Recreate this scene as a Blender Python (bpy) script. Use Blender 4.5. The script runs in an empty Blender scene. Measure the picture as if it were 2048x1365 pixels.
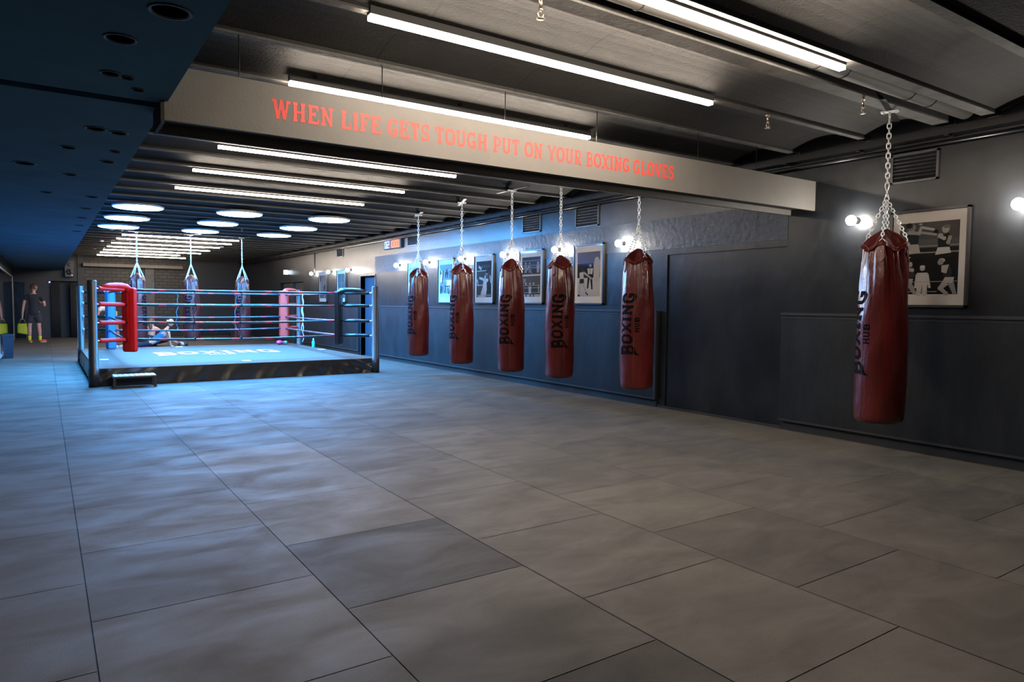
import bpy, bmesh, math, random
from mathutils import Vector, Matrix, Quaternion
random.seed(7)
PI = math.pi
S = bpy.context.scene
COL = S.collection

# ------------------------------------------------------------------ camera, world, exposure
H = 1.43
YAW, PITCH, ROLL, FPX = math.radians(34.063), math.radians(-3.078), math.radians(0.466), 1383.8
cy, sy, cp, sp = math.cos(YAW), math.sin(YAW), math.cos(PITCH), math.sin(PITCH)
fw = Vector((sy*cp, cy*cp, sp)); r0 = Vector((cy, -sy, 0)); u0 = r0.cross(fw)
rt = math.cos(ROLL)*r0 + math.sin(ROLL)*u0; up = -math.sin(ROLL)*r0 + math.cos(ROLL)*u0
cam = bpy.data.cameras.new('camera'); cam.sensor_width = 36; cam.lens = FPX/2048*36
cam.clip_start = .05; cam.clip_end = 100
co = bpy.data.objects.new('camera', cam); COL.objects.link(co)
M4 = Matrix((rt, up, -fw)).transposed().to_4x4(); M4.translation = Vector((0, 0, H))
co.matrix_world = M4
S.camera = co
W = bpy.data.worlds.new('world'); S.world = W; W.use_nodes = True
W.node_tree.nodes['Background'].inputs[0].default_value = (.004, .005, .007, 1)
W.node_tree.nodes['Background'].inputs[1].default_value = 1
S.view_settings.view_transform = 'Standard'; S.view_settings.look = 'None'
S.view_settings.exposure = 0.8; S.view_settings.gamma = 1; S.view_settings.use_curve_mapping = False
try:
    S.cycles.use_light_tree = True; S.cycles.max_bounces = 8; S.cycles.diffuse_bounces = 4
    S.cycles.sample_clamp_indirect = 4; S.cycles.caustics_reflective = False; S.cycles.caustics_refractive = False
except Exception:
    pass
TUBE_E, DISC_E, BULB_E = 66.0, 170.0, 200.0
TUBE_C, DISC_C, BULB_C = (1, .85, .69), (.075, .40, 1.0), (1, .93, .84)

# ------------------------------------------------------------------ materials
def mat(name, base=(.5, .5, .5), rough=.5, metal=0, spec=.5, bump=0, bscale=40, var=0, vscale=3, coat=0, sheen=0, stretch=(1, 1, 1), detail=6, col2=None):
    m = bpy.data.materials.new(name); m.use_nodes = True; nt = m.node_tree; b = nt.nodes['Principled BSDF']
    b.inputs['Base Color'].default_value = (*base, 1); b.inputs['Roughness'].default_value = rough
    b.inputs['Metallic'].default_value = metal; b.inputs['Specular IOR Level'].default_value = spec
    b.inputs['Coat Weight'].default_value = coat; b.inputs['Coat Roughness'].default_value = .15
    tc = nt.nodes.new('ShaderNodeTexCoord'); mp = nt.nodes.new('ShaderNodeMapping'); mp.inputs['Scale'].default_value = stretch
    nt.links.new(tc.outputs['Object'], mp.inputs[0])
    if var > 0:
        n = nt.nodes.new('ShaderNodeTexNoise'); n.inputs['Scale'].default_value = vscale; n.inputs['Detail'].default_value = detail
        n.inputs['Roughness'].default_value = .65
        nt.links.new(mp.outputs[0], n.inputs['Vector'])
        r = nt.nodes.new('ShaderNodeValToRGB'); r.color_ramp.elements[0].position = .3; r.color_ramp.elements[1].position = .7
        c2 = col2 or tuple(min(1, c*(1+var)) for c in base)
        r.color_ramp.elements[0].color = (*[c*(1-var) for c in base], 1); r.color_ramp.elements[1].color = (*c2, 1)
        nt.links.new(n.outputs[0], r.inputs[0]); nt.links.new(r.outputs[0], b.inputs['Base Color'])
    if bump > 0:
        n = nt.nodes.new('ShaderNodeTexNoise'); n.inputs['Scale'].default_value = bscale; n.inputs['Detail'].default_value = 5
        nt.links.new(mp.outputs[0], n.inputs['Vector'])
        bp = nt.nodes.new('ShaderNodeBump'); bp.inputs['Strength'].default_value = bump; bp.inputs['Distance'].default_value = .01
        nt.links.new(n.outputs[0], bp.inputs['Height']); nt.links.new(bp.outputs[0], b.inputs['Normal'])
    return m

def emit(name, color, strength):
    m = bpy.data.materials.new(name); m.use_nodes = True; nt = m.node_tree
    for n in list(nt.nodes): nt.nodes.remove(n)
    e = nt.nodes.new('ShaderNodeEmission'); e.inputs[0].default_value = (*color, 1); e.inputs[1].default_value = strength
    o = nt.nodes.new('ShaderNodeOutputMaterial'); nt.links.new(e.outputs[0], o.inputs[0])
    return m

def attr_mat(name, rough=.5, mul=1.0, spec=.5):
    m = bpy.data.materials.new(name); m.use_nodes = True; nt = m.node_tree; b = nt.nodes['Principled BSDF']
    a = nt.nodes.new('ShaderNodeAttribute'); a.attribute_name = 'tone'
    nt.links.new(a.outputs['Color'], b.inputs['Base Color']); b.inputs['Roughness'].default_value = rough
    b.inputs['Specular IOR Level'].default_value = spec
    return m

def floor_mat():
    m = bpy.data.materials.new('rubber_tiles'); m.use_nodes = True; nt = m.node_tree; b = nt.nodes['Principled BSDF']; L = nt.links.new
    a = nt.nodes.new('ShaderNodeAttribute'); a.attribute_name = 'tone'
    tc = nt.nodes.new('ShaderNodeTexCoord')
    n1 = nt.nodes.new('ShaderNodeTexNoise'); n1.inputs['Scale'].default_value = 260; n1.inputs['Detail'].default_value = 3
    L(tc.outputs['Object'], n1.inputs['Vector'])
    r1 = nt.nodes.new('ShaderNodeMapRange'); r1.inputs['From Min'].default_value = .35; r1.inputs['From Max'].default_value = .65
    r1.inputs['To Min'].default_value = .8; r1.inputs['To Max'].default_value = 1.22; L(n1.outputs[0], r1.inputs[0])
    mp = nt.nodes.new('ShaderNodeMapping'); mp.inputs['Scale'].default_value = (1.0, 2.0, 1); mp.inputs['Rotation'].default_value = (0, 0, .15)
    L(tc.outputs['Object'], mp.inputs[0])
    n2 = nt.nodes.new('ShaderNodeTexNoise'); n2.inputs['Scale'].default_value = 1.5; n2.inputs['Detail'].default_value = 7; n2.inputs['Roughness'].default_value = .6
    n2.inputs['Distortion'].default_value = .6
    L(mp.outputs[0], n2.inputs['Vector'])
    r2 = nt.nodes.new('ShaderNodeMapRange'); r2.inputs['From Min'].default_value = .3; r2.inputs['From Max'].default_value = .7
    r2.inputs['To Min'].default_value = .82; r2.inputs['To Max'].default_value = 1.18; L(n2.outputs[0], r2.inputs[0])
    m1 = nt.nodes.new('ShaderNodeMath'); m1.operation = 'MULTIPLY'; L(r1.outputs[0], m1.inputs[0]); L(r2.outputs[0], m1.inputs[1])
    v = nt.nodes.new('ShaderNodeVectorMath'); v.operation = 'SCALE'; L(a.outputs['Color'], v.inputs[0]); L(m1.outputs[0], v.inputs['Scale'])
    L(v.outputs[0], b.inputs['Base Color'])
    b.inputs['Specular IOR Level'].default_value = .16
    r3 = nt.nodes.new('ShaderNodeMapRange'); r3.inputs['From Min'].default_value = .3; r3.inputs['From Max'].default_value = .7
    r3.inputs['To Min'].default_value = .85; r3.inputs['To Max'].default_value = .6; L(n2.outputs[0], r3.inputs[0]); L(r3.outputs[0], b.inputs['Roughness'])
    bp = nt.nodes.new('ShaderNodeBump'); bp.inputs['Strength'].default_value = .35; bp.inputs['Distance'].default_value = .004
    L(n1.outputs[0], bp.inputs['Height']); L(bp.outputs[0], b.inputs['Normal'])
    return m

def ceil_mat():
    m = mat('painted_concrete_slab', (0.0124, 0.0114, 0.0102), .75, bump=.5, bscale=60, var=.35, vscale=4)
    nt = m.node_tree; b = nt.nodes['Principled BSDF']; L = nt.links.new
    src = b.inputs['Base Color'].links[0].from_socket
    tc = nt.nodes.new('ShaderNodeTexCoord'); sx = nt.nodes.new('ShaderNodeSeparateXYZ'); L(tc.outputs['Object'], sx.inputs[0])
    a1 = nt.nodes.new('ShaderNodeMath'); a1.operation = 'ADD'; a1.inputs[1].default_value = -.82+12; L(sx.outputs[0], a1.inputs[0])
    a2 = nt.nodes.new('ShaderNodeMath'); a2.operation = 'MODULO'; a2.inputs[1].default_value = 1.2; L(a1.outputs[0], a2.inputs[0])
    a3 = nt.nodes.new('ShaderNodeMath'); a3.operation = 'GREATER_THAN'; a3.inputs[1].default_value = .018; L(a2.outputs[0], a3.inputs[0])
    a4 = nt.nodes.new('ShaderNodeMapRange'); a4.inputs['To Min'].default_value = .25; a4.inputs['To Max'].default_value = 1; L(a3.outputs[0], a4.inputs[0])
    v = nt.nodes.new('ShaderNodeVectorMath'); v.operation = 'SCALE'; L(src, v.inputs[0]); L(a4.outputs[0], v.inputs['Scale'])
    L(v.outputs[0], b.inputs['Base Color'])
    return m

def brick_mat():
    m = bpy.data.materials.new('dark_painted_brick'); m.use_nodes = True; nt = m.node_tree; b = nt.nodes['Principled BSDF']; L = nt.links.new
    tc = nt.nodes.new('ShaderNodeTexCoord'); mp = nt.nodes.new('ShaderNodeMapping'); mp.inputs['Rotation'].default_value = (PI/2, 0, 0)
    L(tc.outputs['Object'], mp.inputs[0])
    k = nt.nodes.new('ShaderNodeTexBrick'); k.inputs['Scale'].default_value = 1; k.inputs['Brick Width'].default_value = .30
    k.inputs['Row Height'].default_value = .13; k.inputs['Mortar Size'].default_value = .012
    k.inputs['Color1'].default_value = (.045, .040, .036, 1); k.inputs['Color2'].default_value = (.027, .025, .022, 1); k.inputs['Mortar'].default_value = (.007, .007, .007, 1)
    L(mp.outputs[0], k.inputs['Vector']); L(k.outputs[0], b.inputs['Base Color']); b.inputs['Roughness'].default_value = .7
    bp = nt.nodes.new('ShaderNodeBump'); bp.inputs['Strength'].default_value = .8; bp.inputs['Distance'].default_value = .01; bp.invert = True
    L(k.outputs['Fac'], bp.inputs['Height']); L(bp.outputs[0], b.inputs['Normal'])
    return m

def rope_mat(name, base, stripe, per=.62, duty=.2):
    # dark rope cover with short red bands wrapped round it along its length (object x axis)
    m = bpy.data.materials.new(name); m.use_nodes = True; nt = m.node_tree; b = nt.nodes['Principled BSDF']; L = nt.links.new
    tc = nt.nodes.new('ShaderNodeTexCoord'); sx = nt.nodes.new('ShaderNodeSeparateXYZ'); L(tc.outputs['Object'], sx.inputs[0])
    ad = nt.nodes.new('ShaderNodeMath'); ad.operation = 'ADD'; L(sx.outputs[0], ad.inputs[0]); L(sx.outputs[1], ad.inputs[1])
    a2 = nt.nodes.new('ShaderNodeMath'); a2.operation = 'MODULO'; a2.inputs[1].default_value = per; L(ad.outputs[0], a2.inputs[0])
    a3 = nt.nodes.new('ShaderNodeMath'); a3.operation = 'LESS_THAN'; a3.inputs[1].default_value = per*duty; L(a2.outputs[0], a3.inputs[0])
    mx = nt.nodes.new('ShaderNodeMix'); mx.data_type = 'RGBA'; L(a3.outputs[0], mx.inputs['Factor'])
    mx.inputs[6].default_value = (*base, 1); mx.inputs[7].default_value = (*stripe, 1)
    L(mx.outputs[2], b.inputs['Base Color']); b.inputs['Roughness'].default_value = .4; b.inputs['Specular IOR Level'].default_value = .4
    b.inputs['Coat Weight'].default_value = .1; b.inputs['Coat Roughness'].default_value = .2
    return m

def pane_mat():
    m = bpy.data.materials.new('picture_glass'); m.use_nodes = True; nt = m.node_tree; L = nt.links.new
    for n in list(nt.nodes): nt.nodes.remove(n)
    o = nt.nodes.new('ShaderNodeOutputMaterial'); mx = nt.nodes.new('ShaderNodeMixShader'); f = nt.nodes.new('ShaderNodeFresnel'); f.inputs[0].default_value = 1.33
    t = nt.nodes.new('ShaderNodeBsdfTransparent'); g = nt.nodes.new('ShaderNodeBsdfGlossy'); g.inputs['Roughness'].default_value = .04
    L(f.outputs[0], mx.inputs[0]); L(t.outputs[0], mx.inputs[1]); L(g.outputs[0], mx.inputs[2]); L(mx.outputs[0], o.inputs[0])
    return m

MT = dict(
    floor=floor_mat(), ceil=ceil_mat(), rib=mat('worn_rib_edge', (.075, .072, .066), .7, bump=.5, bscale=30, var=.45, vscale=5), brick=brick_mat(),
    soffit=mat('board_with_blue_light_tint', (0.045, 0.165, 0.290), .85, bump=.15, bscale=30, var=.2, vscale=1.2),  # blue light on the lowered ceiling is put into this base colour
    wall=mat('glossy_black_wall_paint', (0.0121, 0.0138, 0.0161), .31, spec=.3, bump=.35, bscale=9, var=.45, vscale=2.2, stretch=(1, 1, .6)),
    wallrough=mat('rough_concrete_band', (0.0207, 0.0236, 0.0276), .5, bump=.9, bscale=14, var=.5, vscale=4),
    panel=mat('painted_wall_padding', (0.0138, 0.0167, 0.0201), .42, spec=.3, bump=.3, bscale=14, var=.4, vscale=3, stretch=(1, 1.5, .5)),
    trim=mat('painted_rail', (0.0345, 0.0356, 0.0379), .3, bump=.1),
    recess=mat('dark_recess', (0.0115, 0.0121, 0.0132), .6),
    black=mat('black_plastic', (.015, .015, .016), .45),
    blacksat=mat('black_metal', (.02, .02, .022), .3, metal=.4),
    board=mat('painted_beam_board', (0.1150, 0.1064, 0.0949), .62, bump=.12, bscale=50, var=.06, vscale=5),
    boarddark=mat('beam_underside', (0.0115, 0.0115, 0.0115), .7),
    red=mat('red_lettering', (.62, .035, .022), .5),
    leather=mat('oxblood_leather', (0.068, 0.0066, 0.0056), .28, spec=.5, bump=.55, bscale=38, var=.4, vscale=5, stretch=(1, 1, .35), coat=.25),
    tab=mat('leather_tab', (0.105, 0.024, 0.016), .45, bump=.3, bscale=60, var=.25, vscale=8),
    ink=mat('black_print', (.003, .0028, .0035), .8, spec=.06),
    chrome=mat('galvanised_steel', (.88, .88, .88), .38, metal=.55, spec=.8),
    housing=mat('lamp_housing', (.03, .03, .03), .5),
    tube=emit('tube_glow', TUBE_C, TUBE_E), disc=emit('disc_glow', DISC_C, DISC_E), bulb=emit('bulb_glow', BULB_C, BULB_E),
    frame=mat('dark_picture_frame', (0.0201, 0.0172, 0.0161), .35), mount=mat('white_mount_card', (.92, .89, .84), .6),
    pic=attr_mat('black_and_white_print', .6, spec=.12), pane=pane_mat(),
    vinyl=mat('black_vinyl_skirt', (0.0126, 0.0121, 0.0121), .28, bump=.25, bscale=8, var=.3, vscale=5, coat=.3),
    canvas=mat('grey_ring_canvas', (0.092, 0.060, 0.047), .8, spec=.15, bump=.2, bscale=70, var=.12, vscale=2.0, stretch=(.5, 2, 1)),
    skirtedge=mat('blue_ring_skirt', (.05, .08, .12), .5),
    logo=mat('red_pink_logo', (0.62, 0.080, 0.042), .55),
    white=mat('white_tape', (.85, .85, .85), .5),
    post=mat('dark_ring_post', (0.0172, 0.0178, 0.0196), .38, bump=.05),
    rope=rope_mat('blue_rope_with_red_bands', (.018, .028, .042), (.32, .018, .028)),
    redvinyl=mat('red_vinyl', (.55, .010, .008), .55, bump=.12, bscale=20, spec=.25),
    pinkvinyl=mat('coral_red_vinyl', (0.5462, 0.0403, 0.0259), .5, bump=.1, bscale=20),
    bluevinyl=mat('blue_vinyl', (0.0115, 0.0805, 0.1898), .5, bump=.25, bscale=9),
    bluedark=mat('blue_rope_tie', (.02, .13, .22), .5),
    blackvinyl=mat('black_vinyl', (0.0126, 0.0126, 0.0138), .3, bump=.15, bscale=14, coat=.3),
    alu=mat('pale_metal_slats', (.72, .73, .76), .35, metal=.3),
    skin=mat('skin', (.55, .27, .18), .55), skinlight=mat('fair_skin', (.66, .38, .28), .55),
    shirt=mat('black_cotton', (.018, .018, .022), .9, bump=.4, bscale=18), shorts=mat('dark_grey_shorts', (.035, .032, .033), .9, bump=.4, bscale=18),
    hair=mat('dark_brown_hair', (.05, .022, .012), .7, bump=.6, bscale=60), blonde=mat('pale_blonde_hair', (.72, .58, .38), .6, bump=.6, bscale=60),
    brownhair=mat('light_brown_hair', (.19, .09, .045), .6, bump=.6, bscale=60),
    sock=mat('yellow_sock', (.75, .60, .03), .9), shoe=mat('red_shoe', (.65, .06, .03), .6), sole=mat('white_sole', (.7, .65, .58), .7),
    blueshirt=mat('sky_blue_vest', (0.0057, 0.1725, 0.3565), .8, bump=.3, bscale=20), navy=mat('navy_leggings', (.012, .018, .045), .8),
    whiteshirt=mat('white_shirt', (.78, .76, .74), .8), tote=mat('yellow_green_tote', (.42, .40, .012), .8, bump=.6, bscale=12),
    bin=mat('dark_blue_bin', (.005, .010, .020), .5), mirror=mat('mirror_glass', (.8, .82, .84), .03, metal=1),
    greyframe=mat('grey_mirror_frame', (.28, .28, .28), .5),
    curtain=mat('black_curtain', (.02, .021, .024), .85, bump=.3, bscale=6), bcurtain=mat('dark_blue_cloth', (.012, .03, .055), .8),
    greycol=mat('grey_concrete', (0.0690, 0.0690, 0.0719), .7, bump=.4, bscale=30, var=.25, vscale=4), beam=mat('pale_concrete_beam', (0.1380, 0.1207, 0.1035), .75, bump=.2, bscale=20),
    dred=emit('red_digits', (1, .07, .03), 6), dblue=emit('blue_digits', (.08, .15, 1), 9), exitw=emit('exit_white', (.75, .9, 1), 4),
    yellow=mat('yellow_plastic', (0.4600, 0.3162, 0.0115), .5), teal=mat('teal_bottle', (.05, .55, .45), .3), pink=mat('pink_glove', (.75, .05, .18), .5),
    offwhite=mat('off_white_plastic', (.55, .55, .56), .5), rubber=mat('black_rubber', (.02, .02, .02), .55), cable=mat('pale_cord', (.5, .55, .6), .5),
    brass=mat('sprinkler_brass', (.7, .6, .45), .3, metal=1), scuff=mat('grey_duct', (.045, .042, .038), .6, metal=0, bump=.1),
)

# ------------------------------------------------------------------ mesh helpers
class MB:
    def __init__(s): s.v = []; s.f = []; s.mi = []; s.mats = []; s.tone = None; s.sm = []; s.cur = 0; s.smooth = False
    def use(s, m):
        if m not in s.mats: s.mats.append(m)
        s.cur = s.mats.index(m); return s
    def add(s, vs, fs, smooth=None, tone=None):
        o = len(s.v); s.v += [tuple(v) for v in vs]
        sm = s.smooth if smooth is None else smooth
        for f in fs:
            s.f.append(tuple(i+o for i in f)); s.mi.append(s.cur); s.sm.append(sm)
            if s.tone is not None: s.tone.append(tone or (1, 1, 1))
        return s
    def box(s, x0, x1, y0, y1, z0, z1, tone=None):
        vs = [(x, y, z) for z in (z0, z1) for y in (y0, y1) for x in (x0, x1)]
        return s.add(vs, [(0, 2, 3, 1), (4, 5, 7, 6), (0, 1, 5, 4), (2, 6, 7, 3), (0, 4, 6, 2), (1, 3, 7, 5)], False, tone)
    def tube(s, pts, r, n=10, closed=False, caps=True, flat=1.0):
        pts = [Vector(p) for p in pts]; N = len(pts); rr = r if isinstance(r, (list, tuple)) else [r]*N
        vs = []; ref = None
        for i, p in enumerate(pts):
            a = pts[(i-1) % N] if (closed or i > 0) else p; b = pts[(i+1) % N] if (closed or i < N-1) else p
            t = (b-a)
            t = t.normalized() if t.length > 1e-9 else Vector((0, 0, 1))
            if ref is None:
                ref = Vector((0, 0, 1)) if abs(t.z) < .9 else Vector((1, 0, 0))
                ref = (ref - t*ref.dot(t)).normalized()
            else:
                q = ref - t*ref.dot(t)
                ref = q.normalized() if q.length > 1e-6 else ref
            bi = t.cross(ref)
            for k in range(n):
                an = 2*PI*k/n
                vs.append(p + rr[i]*(math.cos(an)*ref*flat + math.sin(an)*bi))
        fs = []
        for i in range(N if closed else N-1):
            j = (i+1) % N
            for k in range(n):
                fs.append((i*n+k, i*n+(k+1) % n, j*n+(k+1) % n, j*n+k))
        if caps and not closed:
            fs.append(tuple(range(n))[::-1]); fs.append(tuple((N-1)*n+k for k in range(n)))
        return s.add(vs, fs, True)
    def lathe(s, prof, c=(0, 0, 0), n=24, axis='z', caps=True):
        vs = []; c = Vector(c)
        for r, h in prof:
            for k in range(n):
                a = 2*PI*k/n; x, y = r*math.cos(a), r*math.sin(a)
                p = Vector((x, y, h)) if axis == 'z' else (Vector((h, x, y)) if axis == 'x' else Vector((y, h, x)))
                vs.append(c+p)
        fs = []
        for i in range(len(prof)-1):
            for k in range(n):
                fs.append((i*n+k, i*n+(k+1) % n, (i+1)*n+(k+1) % n, (i+1)*n+k))
        if caps:
            fs.append(tuple(range(n))[::-1]); fs.append(tuple((len(prof)-1)*n+k for k in range(n)))
        return s.add(vs, fs, True)
    def ball(s, c, r, n=14, m=9, sc=(1, 1, 1)):
        vs = []; fs = []
        for i in range(m+1):
            t = PI*i/m
            for k in range(n):
                a = 2*PI*k/n
                vs.append((c[0]+r*sc[0]*math.sin(t)*math.cos(a), c[1]+r*sc[1]*math.sin(t)*math.sin(a), c[2]+r*sc[2]*math.cos(t)))
        for i in range(m):
            for k in range(n):
                fs.append((i*n+k, (i+1)*n+k, (i+1)*n+(k+1) % n, i*n+(k+1) % n))
        return s.add(vs, fs, True)
    def link(s, c, d, side, L=.045, w=.026, r=.0035, n=6):
        c, d, side = Vector(c), Vector(d).normalized(), Vector(side)
        side = (side - d*side.dot(d)).normalized()
        h = (L-w)/2; pts = []
        for k in range(5):
            a = PI*k/4; pts.append(c + d*(h+math.sin(a)*w/2) + side*(math.cos(a)*w/2))
        for k in range(5):
            a = PI+PI*k/4; pts.append(c + d*(-h+math.sin(a)*w/2) + side*(math.cos(a)*w/2))
        return s.tube(pts, r, n, closed=True)
    def chain(s, a, b, L=.045, w=.026, r=.0042):
        a, b = Vector(a), Vector(b); d = b-a; pitch = L-2*r*1.3; n = max(1, round(d.length/pitch)); dn = d.normalized()
        ref = Vector((1, 0, 0)) if abs(dn.x) < .8 else Vector((0, 1, 0))
        s1 = (ref-dn*ref.dot(dn)).normalized(); s2 = dn.cross(s1)
        for i in range(n):
            s.link(a+d*((i+.5)/n), dn, s1 if i % 2 else s2, L=d.length/n+2*r*1.3, w=w, r=r)
        return s
    def build(s, name, m=None, parent=None, bevel=0, loc=None, recalc=True):
        me = bpy.data.meshes.new(name); me.from_pydata(s.v, [], s.f)
        ms = s.mats if s.mats else []
        if m is not None and not ms: ms = [m]
        for x in ms: me.materials.append(x)
        for i, p in enumerate(me.polygons):
            p.material_index = s.mi[i] if s.mats else 0; p.use_smooth = s.sm[i]
        if s.tone is not None:
            at = me.color_attributes.new('tone', 'FLOAT_COLOR', 'CORNER'); k = 0
            for i, p in enumerate(me.polygons):
                for _ in p.loop_indices:
                    at.data[k].color = (*s.tone[i], 1); k += 1
        me.update()
        bm = bmesh.new(); bm.from_mesh(me); bmesh.ops.recalc_face_normals(bm, faces=bm.faces) if (s.tone is None and recalc) else None; bm.to_mesh(me); bm.free()
        o = bpy.data.objects.new(name, me); COL.objects.link(o)
        if parent is not None: o.parent = parent
        if loc: o.location = loc
        if bevel:
            b = o.modifiers.new('bevel', 'BEVEL'); b.width = bevel; b.segments = 2; b.limit_method = 'ANGLE'; b.angle_limit = .6
        return o

def tag(o, label, cat, group=None):
    o['label'] = label; o['category'] = cat
    if group: o['group'] = group
    return o
def thing(name, label, cat, loc=(0, 0, 0), rz=0, group=None):
    o = bpy.data.objects.new(name, None); COL.objects.link(o); o.location = loc; o.rotation_euler = (0, 0, rz); o.empty_display_size = .1
    return tag(o, label, cat, group)
def struct(o, label=None):
    o['kind'] = 'structure'
    if label: o['label'] = label
    return o
def dup(root, loc, rz=0, label=None, group=None):
    def cp_(o, par):
        c = o.copy(); COL.objects.link(c)
        if par is not None: c.parent = par
        for ch in [x for x in KIDS.get(o.name, [])]: cp_(ch, c)
        return c
    KIDS = {}
    for x in bpy.data.objects:
        if x.parent: KIDS.setdefault(x.parent.name, []).append(x)
    c = cp_(root, None); c.location = loc; c.rotation_euler = (0, 0, rz)
    if label: c['label'] = label
    if group: c['group'] = group
    return c

# ------------------------------------------------------------------ the setting
X_W, X_L, Y_B, Y_F = 7.13, -.9, 31.5, -3.2
Z_RIB = 3.15
# floor: 1 m rubber tiles laid in columns along y, staggered; one mesh with a tone per tile
fb = MB(); fb.tone = []
cols = [1.14 + k for k in range(-3, 7)]
def tone_for(ci, j, y0):
    t = random.choice([.92, .97, 1.0, 1.0, 1.03, 1.06, 1.1, .86])
    return t
special = {}
g = .003
for ci, x0 in enumerate(cols):
    off = 3.04 if (ci-3) % 2 == 0 else 3.53
    x1 = min(x0+1, 7.4)
    for j in range(-8, 30):
        y0 = off + j
        if y0 > Y_B+.2: continue
        t = tone_for(ci, j, y0)
        k = (ci-3, j)
        if k == (0, 0): t = .60
        if k == (0, -2): t = .66
        if k == (0, 3): t = 1.3
        if k == (-1, 4): t = .82
        if k == (0, 1): t = 1.08
        if k == (-1, -1): t = 1.05
        if k == (2, -1): t = .82
        if k == (1, -1): t = .95
        if k == (2, 4): t = .8
        c = (.080*t, .072*t, .062*t)
        fb.add([(x0+g, y0+g, 0), (x1-g, y0+g, 0), (x1-g, y0+1-g, 0), (x0+g, y0+1-g, 0)], [(0, 1, 2, 3)], False, c)
fb.add([(-2, -5, -.003), (7.5, -5, -.003), (7.5, 32.5, -.003), (-2, 32.5, -.003)], [(0, 1, 2, 3)], False, (.02, .02, .02))
fb.add([(-2, -5, -.1), (7.5, -5, -.1), (7.5, 32.5, -.1), (-2, 32.5, -.1)], [(0, 3, 2, 1)], False, (.02, .02, .02))
struct(fb.build('floor', MT['floor']), 'dark grey rubber tile floor')

# ceiling: slab bays between cross ribs
ribs = [(2.82, .055), (3.215, .07)] + [(3.97+.82*k, .03) for k in range(0, 35)] + [(2.82-.795*k, .035) for k in range(1, 9)]
ribs = sorted(ribs)
prof = []
for i, (y, hw) in enumerate(ribs):
    prof += [(y-hw, Z_RIB+.035), (y-hw, Z_RIB), (y+hw, Z_RIB), (y+hw, Z_RIB+.035)]
    if i+1 < len(ribs):
        y2, h2 = ribs[i+1]; a, b = y+hw, y2-h2
        if y2-y < .5:
            prof += [(a, 3.42), (b, 3.42)]
        else:
            for k in range(1, 8):
                t = k/8; prof.append((a+(b-a)*t, Z_RIB+.03+.085*math.sin(PI*t)**.9))
def zc(y):
    for i in range(len(prof)-1):
        (a, za), (c, zb) = prof[i], prof[i+1]
        if a <= y <= c and c > a: return za+(zb-za)*(y-a)/(c-a)
    return Z_RIB
cb = MB(); n = len(prof); xa, xb = .45, 7.3
vs = [(xa, y, z) for y, z in prof] + [(xb, y, z) for y, z in prof]
cb.use(MT['ceil']); cb.add(vs, [(i, i+1, n+i+1, n+i) for i in range(n-1)], False)
cb.box(-1.2, 7.4, Y_F-.2, Y_B+.3, 3.5, 3.6)
cb.use(MT['rib'])
for y, hw in ribs: cb.box(xa, xb, y-hw-.001, y+hw+.001, Z_RIB-.002, Z_RIB+.012)
struct(cb.build('ceiling'), 'dark ribbed concrete slab ceiling')

# lowered flat ceiling along the left side, with a slot in line with the hanging beam
SZ = 2.60; SX = .63
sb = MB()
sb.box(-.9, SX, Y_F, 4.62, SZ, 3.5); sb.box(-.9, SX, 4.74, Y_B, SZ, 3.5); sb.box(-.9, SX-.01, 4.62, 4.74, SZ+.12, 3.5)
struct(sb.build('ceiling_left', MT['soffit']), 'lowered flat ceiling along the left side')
holes = [(.45, 3.15, .085), (.31, 3.6, .07), (.31, 4.17, .05), (.39, 4.2, .035), (.46, 4.40, .035), (.32, 5.55, .07), (.46, 5.6, .06), (.18, 6.35, .06), (.49, 6.3, .045), (-.11, 7.3, .09), (.47, 6.8, .06),
         (.23, 7.7, .06), (.05, 9.1, .06), (.48, 9.2, .07), (.47, 10.4, .07), (.48, 11.6, .07), (.49, 12.8, .07), (.49, 13.9, .07)]
for i, (x, y, r) in enumerate(holes):
    b = MB(); b.use(MT['black']); b.lathe([(r, 0), (r, -.004), (r*.86, -.006), (r*.8, .0)], (0, 0, 0), 20)
    o = b.build('ceiling_recess_cover', loc=(x, y, SZ))
    tag(o, 'round dark cover in the lowered left ceiling, ' + (('nearest', 'second nearest', 'third nearest', 'fourth nearest', 'fifth nearest', 'sixth nearest', 'seventh nearest', 'eighth nearest', 'ninth nearest', 'tenth nearest', 'eighth farthest', 'seventh farthest', 'sixth farthest', 'fifth farthest', 'fourth farthest', 'third farthest', 'second farthest', 'farthest')[i] + ' of the row to the viewer'), 'ceiling cover', 'round covers in the lowered ceiling')

# right wall with the blocked opening, doorway and far door recess
wb = MB()
def wallbox(y0, y1, z0, z1, dx=0, m='wall'):
    wb.use(MT[m]); wb.box(X_W+dx, X_W+.3, y0, y1, z0, z1)
wallbox(Y_F, 4.88, 0, 3.6); wallbox(4.88, 6.74, 0, 2.12, .022); wallbox(4.88, 6.74, 2.12, 2.2); wallbox(4.88, 6.74, 2.2, 2.62, -.006, 'wallrough'); wallbox(4.88, 6.74, 2.62, 3.6)
wallbox(6.74, 16.9, 0, 2.2); wallbox(6.74, 16.9, 2.2, 2.62, -.006, 'wallrough'); wallbox(6.74, 16.9, 2.62, 3.6)
wallbox(16.9, 17.88, 2.14, 3.6); wallbox(17.88, 22.9, 0, 3.6); wallbox(22.9, 25.6, 2.11, 3.6); wallbox(25.6, Y_B+.2, 0, 3.6)
wb.use(MT['recess']); wb.box(X_W+.28, X_W+.4, 16.8, 18, 0, 2.2); wb.box(X_W+.28, X_W+.4, 22.8, 25.7, 0, 2.2)
struct(wb.build('wall_right'), 'dark glossy painted wall with pictures and bare bulbs')
b = MB(); b.box(-1.1, X_W+.3, Y_F-.2, Y_F, 0, 3.6); struct(b.build('wall_front', MT['wall']))
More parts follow.
